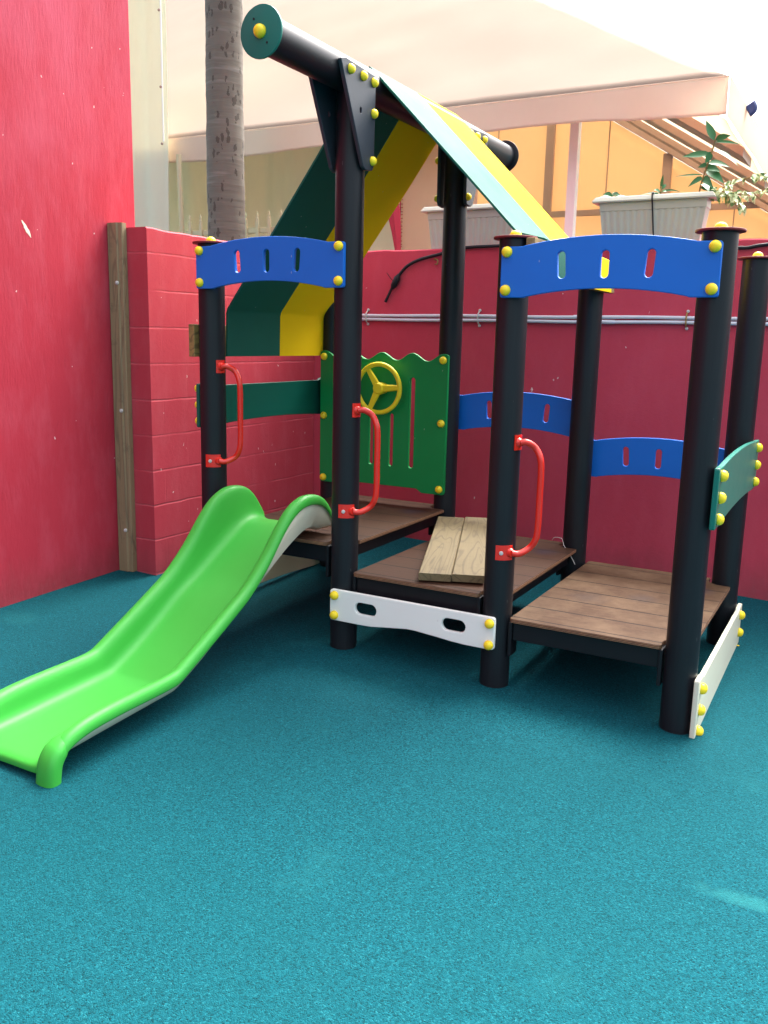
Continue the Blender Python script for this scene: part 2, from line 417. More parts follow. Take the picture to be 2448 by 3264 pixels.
def slot(cx, cy, w_, h_, tilt=0, seg=8):
    r = min(w_, h_) / 2; out = []
    for k in range(seg + 1):
        t = math.pi * k / seg
        if h_ >= w_: out.append((cx + r * math.cos(t), cy + h_ / 2 - r + r * math.sin(t)))
        else: out.append((cx - w_ / 2 + r - r * math.sin(t), cy + r * math.cos(t)))
    for k in range(seg + 1):
        t = math.pi * k / seg
        if h_ >= w_: out.append((cx - r * math.cos(t), cy - h_ / 2 + r - r * math.sin(t)))
        else: out.append((cx + w_ / 2 - r + r * math.sin(t), cy - r * math.cos(t)))
    if tilt:
        ct, st = math.cos(tilt), math.sin(tilt)
        out = [(cx + (x - cx) * ct - (y - cy) * st, cy + (x - cx) * st + (y - cy) * ct) for x, y in out]
    return out
def board(name, outline, holes, thick, origin, X, Y, mat, parent=None, bev=.0035, loc=None):
    """flat routed board: 2D outline with holes, real thickness and eased edges"""
    cu_ = bpy.data.curves.new('t', 'CURVE'); cu_.dimensions = '2D'; cu_.fill_mode = 'BOTH'
    cu_.extrude = thick / 2 - bev; cu_.bevel_depth = bev; cu_.bevel_resolution = 1; cu_.offset = -bev
    for k, pl in enumerate([outline] + list(holes)):
        s = cu_.splines.new('POLY'); s.points.add(len(pl) - 1); s.use_cyclic_u = True
        for pt, q in zip(s.points, pl): pt.co = (q[0], q[1], 0, 1)
    t = bpy.data.objects.new('t', cu_); C.objects.link(t)
    bpy.context.view_layer.update()
    dg = bpy.context.evaluated_depsgraph_get()
    me = bpy.data.meshes.new_from_object(t.evaluated_get(dg))
    bpy.data.objects.remove(t); bpy.data.curves.remove(cu_)
    bm = bmesh.new(); bm.from_mesh(me); bpy.data.meshes.remove(me)
    X = Vector(X); Y = Vector(Y); Z = X.cross(Y); O = Vector(origin)
    for v in bm.verts: v.co = O + X * v.co.x + Y * v.co.y + Z * v.co.z
    bmesh.ops.remove_doubles(bm, verts=bm.verts, dist=1e-5)
    return build(name, bm, mat, parent, smooth=True, loc=loc, ang=14)

# ------------------------------------------------------------------ measured layout
A, B, RP = .7658, 1.0886, .0625            # post spacing along x, along y, post radius
GX, GY = -.0306, .0259
def gz(x, y):
    return GX * (max(-2, min(5, x)) - 2 * A) + GY * max(-6, min(3, y))

# ------------------------------------------------------------------ ground
bm = bmesh.new()
xs = [-400, -40, -2, 5, 40, 400]; ys = [-400, -40, -6, 3, 40, 400]
vg = [[bm.verts.new((x, y, gz(x, y))) for y in ys] for x in xs]
for i in range(5):
    for j in range(5): bm.faces.new((vg[i][j], vg[i + 1][j], vg[i + 1][j + 1], vg[i][j + 1]))
g = build('ground', bm, M['ground']); tag(g, kind='structure')
g['label'] = 'teal rubber granule play surface'

# ------------------------------------------------------------------ walls
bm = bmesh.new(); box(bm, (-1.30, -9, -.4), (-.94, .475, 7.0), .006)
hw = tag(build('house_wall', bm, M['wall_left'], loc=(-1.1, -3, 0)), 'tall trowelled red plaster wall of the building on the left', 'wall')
bm = bmesh.new()
rg = []
for k in range(9):
    t_ = k / 8; yy = -.300 + .052 * t_ + noise.noise(Vector((k * .7, 2, 0))) * .004; zz = 1.985 - .078 * t_; wd = .010 * math.sin(math.pi * min(1, t_ * .9 + .06)) * (1 + .5 * noise.noise(Vector((k * 1.3, 0, 5))))
    rg.append([(-.9405, yy - wd, zz - wd * .5), (-.9388, yy - wd * .7, zz - wd * .3), (-.9388, yy + wd * .7, zz + wd * .3), (-.9405, yy + wd, zz + wd * .5)])
rings_loft(bm, rg); build('paint_scrape', bm, M['slide_white'], hw)
bm = bmesh.new()
# the low block wall has a slightly uneven, chipped top
def wall_strip(bm, p0, p1, thick, z0, ztop, n, seed, amp=.006):
    p0, p1 = Vector(p0), Vector(p1); d = (p1 - p0); nrm = Vector((-d.y, d.x)).normalized() * thick
    rings = []
    for i in range(n + 1):
        p = p0 + d * i / n; zt = ztop + noise.noise(Vector((i * .35, seed, 0))) * amp
        q = p + nrm
        e = .008
        rings.append([(p.x, p.y, z0), (p.x, p.y, zt - e), (p.x + nrm.x * .04, p.y + nrm.y * .04, zt), (q.x - nrm.x * .04, q.y - nrm.y * .04, zt), (q.x, q.y, zt - e), (q.x, q.y, z0)])
    rings_loft(bm, rings)
wall_strip(bm, (-.69, .30), (-.69, 1.945), .245, -.4, 2.012, 40, 1.3)
tag(build('block_wall', bm, M['wall_blocks'], loc=(-.8, 1.1, 0)), 'low red painted block wall running from the timber batten to the back corner', 'wall')
bm = bmesh.new(); wall_strip(bm, (-1.0, 1.95), (7.0, 1.95), .18, -.4, 2.032, 120, 5.1, .008)
tag(build('back_wall', bm, M['wall_back'], loc=(2.5, 2, 0)), 'long low red wall behind the climbing frame, planters standing on it', 'wall')
# timber batten in the corner
t = empty('timber_batten', (-.89, .27, gz(-.89, .27)))
tag(t, 'tall weathered timber batten in the corner between the two red walls', 'timber')
bm = bmesh.new()
rings = []
for i in range(30):
    z = gz(-.89, .27) + .002 + i / 29 * 1.955; wob = noise.noise(Vector((0, 0, z * 2))) * .003
    x0, x1 = -.938 + wob, -.835 + wob
    rings.append([(x0, .298, z), (x0, .262, z), (x0 + .006, .255, z), (-.868 + wob, .255 - noise.noise(Vector((5, 0, z * 9))) * .002, z), (-.862 + wob, .262, z), (x1 - .004, .264, z), (x1, .268, z), (x1, .298, z)])
rings_loft(bm, rings); build('batten_board', bm, M['batten'], t, smooth=True)
for z in (1.72, 1.02, .33):
    bm = bmesh.new(); tube(bm, [(-.872, .256, z), (-.872, .250, z), (-.872, .247, z)], [.011, .011, .006], 12); tube(bm, [(-.872, .248, z), (-.872, .243, z)], .005, 8)
    build('screw', bm, M['steel'], t, smooth=True)

# ------------------------------------------------------------------ the climbing frame
PS = empty('climbing_frame', (A * 1.5, B / 2, gz(A * 1.5, B / 2)))
tag(PS, 'wooden decked climbing frame with black posts, green and yellow roof and lime slide', 'climbing frame')

dome = bmesh.new()
prof = [(.0, .021), (.006, .0205), (.012, .018), (.0165, .0135), (.0188, .008), (.0195, .003), (.0195, 0)]
rg = [[(r_ * math.cos(2 * math.pi * k / 20), r_ * math.sin(2 * math.pi * k / 20), z_) for k in range(20)] for r_, z_ in prof[1:]]
vv = rings_loft(dome, rg, cap=False)
tv = dome.verts.new((0, 0, .021))
for k in range(20): dome.faces.new((vv[0][k], vv[0][(k + 1) % 20], tv))
dome.faces.new(vv[-1]); bmesh.ops.recalc_face_normals(dome, faces=dome.faces)
dome_me = bpy.data.meshes.new('bolt_cap'); dome.to_mesh(dome_me); dome.free(); dome_me.materials.append(M['yellow'])
dome_me.polygons.foreach_set('use_smooth', [True] * len(dome_me.polygons))
def bolt(parent, pos, d, s=1.0):
    s *= 1.08
    o = bpy.data.objects.new('bolt_cap', dome_me); C.objects.link(o); o.parent = parent
    o.location = Vector(pos) - worldloc(parent); o.rotation_euler = Vector(d).to_track_quat('Z', 'Y').to_euler()
    o.rotation_euler.rotate_axis('Z', random.random() * 6)
    o.scale = (s, s, s); return o

ZR = 2.522                                     # ridge beam axis
tops = {(0, 0): 1.872, (2, 0): 1.846, (3, 0): 1.846, (0, 1): 1.88, (2, 1): 1.846, (3, 1): 1.846}
where = {0: 'slide end', 1: 'roof ridge', 2: 'middle', 3: 'right end'}
for i in range(4):
    for j in range(2):
        x, y = i * A, j * B; zb = gz(x, y) - .05
        zt = tops.get((i, j), ZR - .02)
        bm = bmesh.new(); n = 28
        pts = [(x, y, zb + (zt - zb) * k / n) for k in range(n + 1)]
        tube(bm, pts, RP, 48)
        p = build('post', bm, M['post'], PS, smooth=True, loc=(x, y, zb))
        tag(p, ('front' if j == 0 else 'rear') + ' black post at the ' + where[i])
        if (i, j) in tops:
            bm = bmesh.new(); cyl(bm, (x, y, zt), (x, y, zt + .009), .086, 48, .002)
            build('post_cap', bm, M['red_cap'], p, smooth=True)
            bolt(p, (x, y, zt + .009), (0, 0, 1), 1.15)

# ridge beam
bm = bmesh.new(); y0, y1 = -.622, 1.745
tube(bm, [(A, y0 + (y1 - y0) * k / 24, ZR) for k in range(25)], .0675, 48)
rb = build('ridge_beam', bm, M['post'], PS, smooth=True, loc=(A, .5, ZR))
for yy, s in ((y0, -1), (y1, 1)):
    bm = bmesh.new(); cyl(bm, (A, yy, ZR), (A, yy + s * .010, ZR), .091, 56, .002)
    e = build('end_cap', bm, M['teal'] if s < 0 else M['frame_black'], rb, smooth=True)
    for q in ((-.030, .045), (.028, -.040)):
        bm = bmesh.new(); cyl(bm, (A + q[0] + s * 0, yy + s * .0095, ZR + q[1]), (A + q[0], yy + s * .0115, ZR + q[1]), .0042, 10)
        build('screw_hole', bm, M['black_cable'], rb)
    bolt(rb, (A, yy + s * .010, ZR), (0, s, 0), 1.15)
# gusset plates
def gusset(y, s, side):
    """s=-1: wedge leans towards -y; side=+-1: which face of the beam"""
    xf = A + side * (.0675 + .009)
    pts = [(-.222, .012), (-.186, .024), (.050, .012), (.060, .004), (.056, -.345), (.044, -.368), (-.010, -.374), (-.034, -.362)]
    pl = [((q[0]) * (-s), q[1]) for q in pts]
    pl = rounded(pl, .008, 3)
    hole = slot(-.062 * -s, -.148, .015, .022)
    g_ = board('gusset_plate', pl, [hole], .018, (xf, y, ZR), (0, 1, 0), (0, 0, 1), M['grey_plastic'], PS, bev=.003)
    for q in ((-.150, -.012), (-.050, -.014), (.040, -.018), (.042, -.140), (.038, -.330)):
        bolt(g_, (xf + side * .009, y + q[0] * (-s), ZR + q[1]), (side, 0, 0), .92)
for side in (1, -1):
    gusset(0, -1, side); gusset(B, 1, side)

# roof sheets: left falls to x=-.03, right to x=1.635
def sheet(name, prof, ya, yb, mat, label):
    bm = bmesh.new(); th = .009
    pr = [Vector((p[0], 0, p[1])) for p in spline(prof, 1)]
    up, dn = [], []
    for i, p in enumerate(pr):
        d = (pr[min(i + 1, len(pr) - 1)] - pr[max(i - 1, 0)]).normalized(); n_ = Vector((-d.z, 0, d.x))
        up.append(p + n_ * th / 2); dn.append(p - n_ * th / 2)
    loop = up + dn[::-1]
    rings_loft(bm, [[Vector((q.x, y, q.z)) for q in loop] for y in (ya, ya + .002, yb - .002, yb)])
    o = build(name, bm, mat, PS, smooth=True, loc=(A, (ya + yb) / 2, 2.0)); tag(o, label); return o
LP = [(A - .004, 2.598), (.74, 2.588), (.5, 2.258), (.2, 1.868), (-.022, 1.582), (-.030, 1.560), (-.032, 1.45), (-.034, 1.347)]
RPf = [(A + .004, 2.600), (.80, 2.575), (1.0, 2.376), (1.25, 2.126), (1.475, 1.898), (1.50, 1.885), (1.60, 1.860), (1.633, 1.846), (1.638, 1.82), (1.640, 1.70)]
sheet('roof_panel', LP, .150, .598, M['roof_teal'], 'dark green roof sheet above the slide')
sheet('roof_panel', LP, .602, 1.050, M['roof_yellow'], 'yellow roof sheet on the slide side')
sheet('roof_panel', RPf, .135, .590, M['roof_teal'], 'pale teal roof sheet on the right slope')
sheet('roof_panel', RPf, .594, 1.048, M['roof_yellow'], 'yellow roof sheet on the right slope')
for x0_, x1_, z0_, z1_ in ((-.100, -.066, 1.345, 1.500), (1.596, 1.632, 1.702, 1.846)):
    bm = bmesh.new(); box(bm, (x0_, -.055, z0_), (x1_, 1.15, z1_), .003)
    build('roof_batten', bm, M['board'], PS, loc=((x0_ + x1_) / 2, .5, z0_))

# arched boards
def arch_outline(x0, x1, h=.192, rise=.033):
    p = [(x0, 0), (x0 + .098, 0), (x0 + .108, .004)]
    n = 14
    for k in range(1, n): 
        t = k / n; xx = x0 + .108 + (x1 - x0 - .216) * t; p.append((xx, .004 + (rise - .004) * (1 - (2 * t - 1) ** 2)))
    p += [(x1 - .108, .004), (x1 - .098, 0), (x1, 0), (x1, h), (x1 - .085, h), (x1 - .095, h + .003)]
    for k in range(1, n):
        t = 1 - k / n; xx = x0 + .095 + (x1 - x0 - .19) * t; p.append((xx, h + .003 + (rise - .003) * (1 - (2 * t - 1) ** 2)))
    p += [(x0 + .095, h + .003), (x0 + .085, h), (x0, h)]
    rad = [0] * len(p); rad[0] = .012; rad[-1] = .012
    for k, q in enumerate(p):
        if q in ((x1, 0), (x1, h)): rad[k] = .012
    return rounded(p, rad, 4)
def arch(i, z, y, label, d=-1, mat='blue'):
    x0 = i * A - .024; x1 = (i + 1) * A + .024
    xm = (x0 + x1) / 2
    sl_ = [slot(xm + k * .164, z * 0 + .120, .031, .100, -k * .07) for k in (-1, 0, 1)]
    o = board('arched_board', arch_outline(x0, x1), sl_, .020, (0, y, z), (1, 0, 0), (0, 0, 1), M[mat], PS)
    tag(o, label)
    for px in (i * A, (i + 1) * A):
        for dz in (.028, .172): bolt(o, (px, y + d * .010, z + dz), (0, d, 0))
YF = -(RP + .010)
arch(0, 1.663, YF, 'blue arched board over the slide')
arch(2, 1.619, YF, 'large blue arched board over the lowest deck')
YB = B + RP + .010
arch(1, .960, YB, 'blue rear guard board of the middle deck', 1)
arch(2, .764, YB, 'blue rear guard board of the lowest deck', 1)

# white front board between posts 2 and 3
x0, x1 = A - .026, 2 * A + .022
pl = [(x0, .168), (x0 + .16, .168), (x0 + .22, .170), (x0 + .30, .180), (x0 + .40, .192), (x0 + .44, .192), (x0 + .55, .183), (x0 + .62, .176), (x0 + .68, .173), (x1, .173), (x1, .315), (x0, .315)]
o = board('white_board', rounded(pl, [.014] + [0] * 8 + [.014] * 3, 4), [slot(x0 + .19, .246, .112, .055), slot(x1 - .188, .250, .112, .055)], .020, (0, YF, 0), (1, 0, 0), (0, 0, 1), M['white'], PS)
tag(o, 'white front board with two hand holes')
for px in (A, 2 * A):
    for z in (.288, .194): bolt(o, (px, YF - .010, z), (0, -1, 0))

# side boards (span along y)
def side_board(name, x, s, z0, z1, mat, label, zs, concave=True, mid=.018, ya=-.060):
    yb = B + .06
    h = z1 - z0
    if concave: top = [(yb, h), (yb - .08, h), (yb - .10, h - .012)] + [(yb - .1 - (yb - ya - .2) * k / 10, h - .012 - mid * 0) for k in range(1, 10)] + [(ya + .10, h - .012), (ya + .08, h), (ya, h)]
    else: top = [(yb, h), (yb - .09, h)] + [(yb - .09 - (yb - ya - .18) * k / 12, h + mid * (1 - (2 * k / 12 - 1) ** 2)) for k in range(1, 12)] + [(ya + .09, h), (ya, h)]
    pl = [(ya, 0), (ya + .09, 0)] + [(ya + .09 + (yb - ya - .18) * k / 12, mid * (1 - (2 * k / 12 - 1) ** 2)) for k in range(1, 12)] + [(yb - .09, 0), (yb, 0)] + top
    o = board(name, rounded(pl, .008, 2), [], .020, (x, 0, z0), (0, 1, 0), (0, 0, 1), M[mat], PS)
    tag(o, label)
    for y in (-.004, B + .004):
        for z in zs: bolt(o, (x + s * .010, y, z), (s, 0, 0), 1.05)
XR = 3 * A + RP + .010
side_board('side_board', XR, 1, .788, 1.018, 'teal', 'teal side board at the right end', (.985, .903, .822), False)
side_board('side_board', XR, 1, -.052, .204, 'ivory', 'white side board touching the floor at the right end', (.158, .070, -.018))
side_board('side_board', -RP - .010, -1, 1.000, 1.215, 'dark_teal', 'dark green side board beside the slide deck', (1.19, 1.11, 1.03), True, ya=-.030)
side_board('side_board', -RP - .010, -1, .070, .265, 'cream', 'cream side board under the slide deck', (.22, .16, .10))

# green wheel panel
yg = B - RP - .010
x0, x1 = -.028, A + .030
pl = [(x0, .605), (.055, .605), (.090, .622)] + [(.62, .622), (.655, .600), (x1, .600)]
top = []
n = 70
for k in range(n + 1):
    xx = x1 + (x0 - x1) * k / n
    top.append((xx, 1.357 + .021 * math.cos(2 * math.pi * (xx - x0 * 0) / .1915) + (.006 if False else 0)))
rad = [.02, 0, 0, 0, 0, .02] + [.0] * len(top); rad[6] = .012; rad[-1] = .012
holes = [slot(.582, .990, .030, .508), slot(.452, .887, .026, .300), slot(.322, .887, .026, .300), slot(.192, .990, .030, .508)]
gp = board('wheel_panel', rounded(pl + top, rad, 4), holes, .020, (0, yg, 0), (1, 0, 0), (0, 0, 1), M['green'], PS)
tag(gp, 'green panel with wavy top and long slots')
for px in (0, A):
    for z in (1.343, 1.0, .632): bolt(gp, (px, yg - .010, z), (0, -1, 0))
# steering wheel, fixed to the panel
wc = Vector((.402, yg - .075, 1.178))
bm = bmesh.new(); RW = .134
for k in range(48):
    pass
ringpts = []
rr = []
for k in range(48):
    t = 2 * math.pi * k / 48; c_ = Vector((math.cos(t), 0, math.sin(t)))
    rr.append([wc + c_ * (RW + .013 * math.cos(2 * math.pi * q / 12)) + Vector((0, .013 * math.sin(2 * math.pi * q / 12), 0)) for q in range(12)])
vv = [[bm.verts.new(p) for p in r_] for r_ in rr]
for k in range(48):
    a_, b_ = vv[k], vv[(k + 1) % 48]
    for q in range(12): bm.faces.new((a_[q], a_[(q + 1) % 12], b_[(q + 1) % 12], b_[q]))
wh = build('steering_wheel', bm, M['yellow'], PS, smooth=True, loc=wc)
for ang in (0, 120, 240):
    t = R(ang + 4); c_ = Vector((math.cos(t), 0, math.sin(t))); p_ = Vector((-math.sin(t), 0, math.cos(t)))
    bm = bmesh.new(); rg = []
    for u in (.02, .05, .09, .12, .134):
        w_ = .024 - .010 * (u / .134); q = wc + c_ * u
        rg.append([q + p_ * w_ + Vector((0, .002, 0)), q + p_ * (w_ - .006) - Vector((0, .007, 0)), q - p_ * (w_ - .006) - Vector((0, .007, 0)), q - p_ * w_ + Vector((0, .002, 0)), q - p_ * (w_ - .008) + Vector((0, .006, 0)), q + p_ * (w_ - .008) + Vector((0, .006, 0))])
    rings_loft(bm, rg); build('spoke', bm, M['yellow'], wh)
bm = bmesh.new(); tube(bm, [wc + Vector((0, d_, 0)) for d_ in (-.016, -.015, -.010, .0, .02, .064)], [.020, .026, .030, .036, .034, .030], 28)
build('hub', bm, M['yellow'], wh, smooth=True)

# decks
def deck(i, z, mat, label):
    x0, x1 = i * A, (i + 1) * A; ya, yb = -.045, B + .045; Q = RP + .014
    pl = []
    def arc(cx, cy, a0, a1, n=9):
        for k in range(n + 1):
            t = R(a0 + (a1 - a0) * k / n); pl.append((cx + Q * math.cos(t), cy + Q * math.sin(t)))
    s = math.degrees(math.asin(.045 / Q))
    e = .016
    # straight left edge against the posts, right edge notched round its two posts
    xl = x0 + Q - .006
    pl.append((xl, ya)); pl.append((x1 - Q - .002, ya))
    arc(x1, 0, 180 + s * .6, 90)
    pl.append((x1 + .034, Q + .002)); pl.append((x1 + .034, B - Q - .002))
    arc(x1, B, 270, 180)
    pl.append((x1 - Q, yb)); pl.append((xl, yb))
    rad = [0] * len(pl); rad[0] = .02; rad[1] = .02; rad[-1] = .02
    out = rounded(pl, rad, 5)
    bm = bmesh.new(); T = .018
    top = [bm.verts.new((p[0], p[1], z)) for p in out]; bot = [bm.verts.new((p[0], p[1], z - T)) for p in out]
    ft = bm.faces.new(top); fb = bm.faces.new(bot[::-1]); ft.material_index = 0; fb.material_index = 0
    n_ = len(out)
    for k in range(n_):
        f = bm.faces.new((top[k], bot[k], bot[(k + 1) % n_], top[(k + 1) % n_])); f.material_index = 1
    tes = [e_ for e_ in bm.edges if all(abs(v.co.z - z) < 1e-6 for v in e_.verts)]
    d = build('deck', bm, None, PS, loc=(x0 + A / 2, B / 2, z), mats=[M[mat], M['ply']]); tag(d, label)
    md = d.modifiers.new('b', 'BEVEL'); md.width = .0025; md.segments = 2; md.limit_method = 'ANGLE'; md.angle_limit = R(60)
    # black frame under the deck
    bm = bmesh.new()
    zt, zb_ = z - T - .001, z - T - .082
    for a_, b_ in (((x0 + .082, -.022, zb_), (x1 - .082, .010, zt)), ((x0 + .082, B - .010, zb_), (x1 - .082, B + .022, zt)),
                   ((x0 + .085, .085, zb_ + .012), (x0 + .110, B - .085, zt - .001)), ((x1 - .034, .085, zb_ + .012), (x1 - .006, B - .085, zt - .001)),
                   ((x0 + A / 2 - .02, .012, zb_ + .02), (x0 + A / 2 + .02, B - .012, zt - .002))):
        box(bm, a_, b_, .003)
    build('deck_frame', bm, M['frame_black'], d)
    for px, sx in ((x0, 1), (x1, -1)):
        for py in (0, B):
            bm = bmesh.new(); a_ = px + sx * (RP + .003); b_ = px + sx * (RP + .019)
            box(bm, (min(a_, b_), py - .036, zt - .150), (max(a_, b_), py + .036, zt), .005)
            build('bracket', bm, M['frame_black'], d)
deck(0, .521, 'deck_dark', 'highest deck behind the slide')
deck(1, .3975, 'deck_dark', 'dark middle deck carrying the loose planks')
deck(2, .3136, 'deck_worn', 'worn lowest deck at the right end')

# handles
def handle(px, zlo, zhi, label):
    bm = bmesh.new()
    a1 = R(-14); a2 = R(-48); xo = px + .152; yo = .018
    p1 = Vector((px + math.cos(a1) * (RP + .012), math.sin(a1) * (RP + .012), zhi))
    p2 = Vector((px + math.cos(R(-30)) * (RP + .012), math.sin(R(-30)) * (RP + .012), zlo))
    pts = spline([tuple(p1), tuple(p1.lerp(Vector((xo, yo, zhi)), .28) + Vector((0, 0, .002))), (xo - .030, yo, zhi - .020), (xo - .006, yo, zhi - .062), (xo, yo, zhi - .12), (xo, yo, (zlo + zhi) / 2),
                  (xo, yo, zlo + .12), (xo - .006, yo - .001, zlo + .060), (xo - .030, yo - .004, zlo + .020), tuple(p2.lerp(Vector((xo, yo, zlo)), .30) + Vector((0, 0, -.002))), tuple(p2)], 6)
    tube(bm, pts, .0135, 16)
    h = build('handle', bm, M['red_metal'], PS, smooth=True, loc=(px + .1, 0, (zlo + zhi) / 2)); tag(h, label)
    for ang0, ang1, z, bang in ((R(-36), R(8), zhi, None), (R(-86), R(-22), zlo, R(-66))):
        bm = bmesh.new(); rg = []
        n = 8
        for k in range(n + 1):
            t = ang0 + (ang1 - ang0) * k / n; r0, r1 = RP + .001, RP + .0055
            cx_, cy_ = math.cos(t), math.sin(t)
            rg.append([(px + cx_ * r0, cy_ * r0, z - .031), (px + cx_ * r1, cy_ * r1, z - .031), (px + cx_ * r1, cy_ * r1, z + .031), (px + cx_ * r0, cy_ * r0, z + .031)])
        rings_loft(bm, rg)
        q = p1 if z == zhi else p2; dd = (q - Vector((px, 0, z))).normalized()
        tube(bm, [q - dd * .008, q + dd * .004], [.021, .015], 14)
        br = build('bracket', bm, M['red_metal'], h, smooth=True)
        if bang is not None:
            bm = bmesh.new(); dd = Vector((math.cos(bang), math.sin(bang), 0)); c0 = Vector((px, 0, z)) + dd * (RP + .005)
            tube(bm, [c0, c0 + dd * .004, c0 + dd * .0055], [.0085, .0085, .006], 12)
            build('bolt_head', bm, M['steel'], h, smooth=True)
handle(0, .845, 1.302, 'red handle left of the slide')
handle(A, .680, 1.136, 'red handle on the tall front post')
handle(2 * A, .592, 1.050, 'red handle above the lowest deck')

# ------------------------------------------------------------------ slide
st = [  # floor (y,z), rail (y,z)
    (.125, .548, .150, .585), (.075, .562, .095, .665), (.030, .572, .040, .715), (-.035, .566, -.035, .738), (-.110, .538, -.125, .737),
    (-.190, .500, -.215, .700), (-.300, .438, -.300, .628), (-.400, .378, -.400, .522), (-.520, .316, -.530, .415), (-.640, .240, -.650, .348),
    (-.760, .170, -.760, .290), (-.850, .124, -.870, .234), (-.915, .094, -.940, .198), (-.955, .082, -.985, .180), (-1.05, .076, -1.07, .174), (-1.26, .064, -1.28, .170),
    (-1.40, .055, -1.42, .160), (-1.485, .050, -1.500, .140), (-1.540, .046, -1.540, .115), (-1.570, .042, -1.560, .080), (-1.588, .030, -1.565, .040), (-1.590, .010, -1.566, -.020)]
st = spline(st, 3)
SX0, SX1 = .1375, .6325      # outer faces
def sec(row, off=0):
    fy, fz, ry, rz = row; out = []
    def P(x, m, dz=0): return (x, fy + (ry - fy) * m, fz + (rz - fz) * m + dz)
    L = SX0
    half = [(L + .002, 1, -.050), (L, 1, -.030), (L + .006, 1, -.010), (L + .022, 1, .0), (L + .044, 1, -.003), (L + .060, 1, -.016), (L + .069, .62, 0), (L + .075, .30, 0), (L + .086, .08, .002), (L + .110, 0, -.001), (L + .17, 0, 0)]
    # near the foot the lip hangs down to the ground
    def zc(p):
        g0 = gz(p[0], p[1]) - .004
        return (p[0], p[1], max(p[2], g0))
    for x, m_, dz in half: out.append(zc(P(x, m_, dz)))
    out.append(zc(P((SX0 + SX1) / 2, 0, 0)))
    for x, m_, dz in reversed(half): out.append(zc(P(SX0 + SX1 - x, m_, dz)))
    return out
bm = bmesh.new()
rings_loft(bm, [sec(r_) for r_ in st], close=False, cap=False)
slide = build('slide', bm, M['lime'], PS, smooth=False, loc=(.385, -.7, .2)); tag(slide, 'lime green plastic slide chute')
slide.data.polygons.foreach_set('use_smooth', [True] * len(slide.data.polygons))
md = slide.modifiers.new('s', 'SOLIDIFY'); md.thickness = .010; md.offset = -1
md = slide.modifiers.new('u', 'SUBSURF'); md.levels = 1; md.render_levels = 2
# front lip of the chute and the two rounded feet
def foot(xc):
    bm = bmesh.new(); rg = []
    path = spline([(-1.43, .104), (-1.475, .112), (-1.515, .103), (-1.550, .076), (-1.570, .038), (-1.580, -.035)], 4)
    for i, (y, z) in enumerate(path):
        a_ = path[max(i - 1, 0)]; b_ = path[min(i + 1, len(path) - 1)]; d_ = Vector((b_[0] - a_[0], b_[1] - a_[1])).normalized(); n_ = (-d_.y, d_.x)
        if n_[1] < 0: n_ = (-n_[0], -n_[1])
        u = i / (len(path) - 1); wx = .012 + .031 * min(1, u * 1.8); wt = .008 + .023 * min(1, u * 1.8)
        ring = []
        for k in range(24):
            t = 2 * math.pi * k / 24; cx_ = math.copysign(abs(math.cos(t)) ** .75, math.cos(t)) * wx; ct = math.copysign(abs(math.sin(t)) ** .75, math.sin(t)) * wt
            ring.append((xc + cx_, y + n_[0] * ct, z + n_[1] * ct))
        rg.append(ring)
    rings_loft(bm, rg); return bm
for xc in (SX0 + .041, SX1 - .041): build('slide_foot', foot(xc), M['lime'], slide, smooth=True)
# cream underside shell
bm = bmesh.new(); rows = []
for r_ in st[:-12]:
    fy, fz, ry, rz = r_
    row = []
    for x, m_, dz in ((SX0 + .014, 1, -.028), (SX0 + .030, .55, -.012), (SX0 + .070, 0, -.002), (SX0 + .10, 0, -.014), ((SX0 + SX1) / 2, 0, -.016), (SX1 - .10, 0, -.014), (SX1 - .070, 0, -.002), (SX1 - .030, .55, -.012), (SX1 - .014, 1, -.028)):
        yy = fy + (ry - fy) * m_; zz = fz + (rz - fz) * m_ + dz
        row.append((x, yy, max(zz, gz(x, yy) + .012)))
    rows.append(row)
rings_loft(bm, rows, close=False, cap=False)
un = build('slide_underside', bm, M['slide_white'], slide, smooth=True); tag(un, 'cream moulded underside of the slide')
un.data.polygons.foreach_set('use_smooth', [True] * len(un.data.polygons))
md = un.modifiers.new('s', 'SOLIDIFY'); md.thickness = .006; md.offset = 0
# ------------------------------------------------------------------ loose planks on the middle deck
d = Vector((-.352, .934, .058)).normalized(); sd = Vector((.936, .352, 0)).normalized(); up = sd.cross(d).normalized()
p0 = Vector((1.160, -.018, .4395))
for k, (lab, dx, L_) in enumerate((('loose treated pine plank nearest the tall post, lying on the middle deck', 0, 1.0), ('loose treated pine plank half hidden by the middle post', .1475, 1.02))):
    o_ = p0 + sd * dx + d * (.004 * k)
    bm = bmesh.new(); W, T = .145, .034
    rg = []
    for q in range(17):
        c_ = o_ + d * (L_ * q / 16) + up * (.0015 * math.sin(q * .5 + k))
        rg.append([c_ - up * (T - .004), c_ - up * .004, c_ + sd * .004, c_ + sd * (W - .004), c_ + sd * W - up * .004, c_ + sd * W - up * (T - .004), c_ + sd * (W - .004) - up * T, c_ + sd * .004 - up * T])
    rings_loft(bm, rg)
    # bring the mesh into its own frame so the grain runs along the plank
    me_o = o_ + sd * W / 2 - up * T
    mat4 = Matrix.Translation(me_o) @ Matrix((sd, d, up)).transposed().to_4x4()
    inv = mat4.inverted()
    for v in bm.verts: v.co = inv @ v.co
    bmesh.ops.translate(bm, verts=bm.verts, vec=(k * .9, 0, 0)); 
    ob = build('plank', bm, M['plank'])
    for v in ob.data.vertices: v.co.x -= k * .9 * 0
    ob.matrix_world = mat4 @ Matrix.Translation((-k * .9, 0, 0))
    tag(ob, lab, 'plank', 'loose planks on the middle deck')
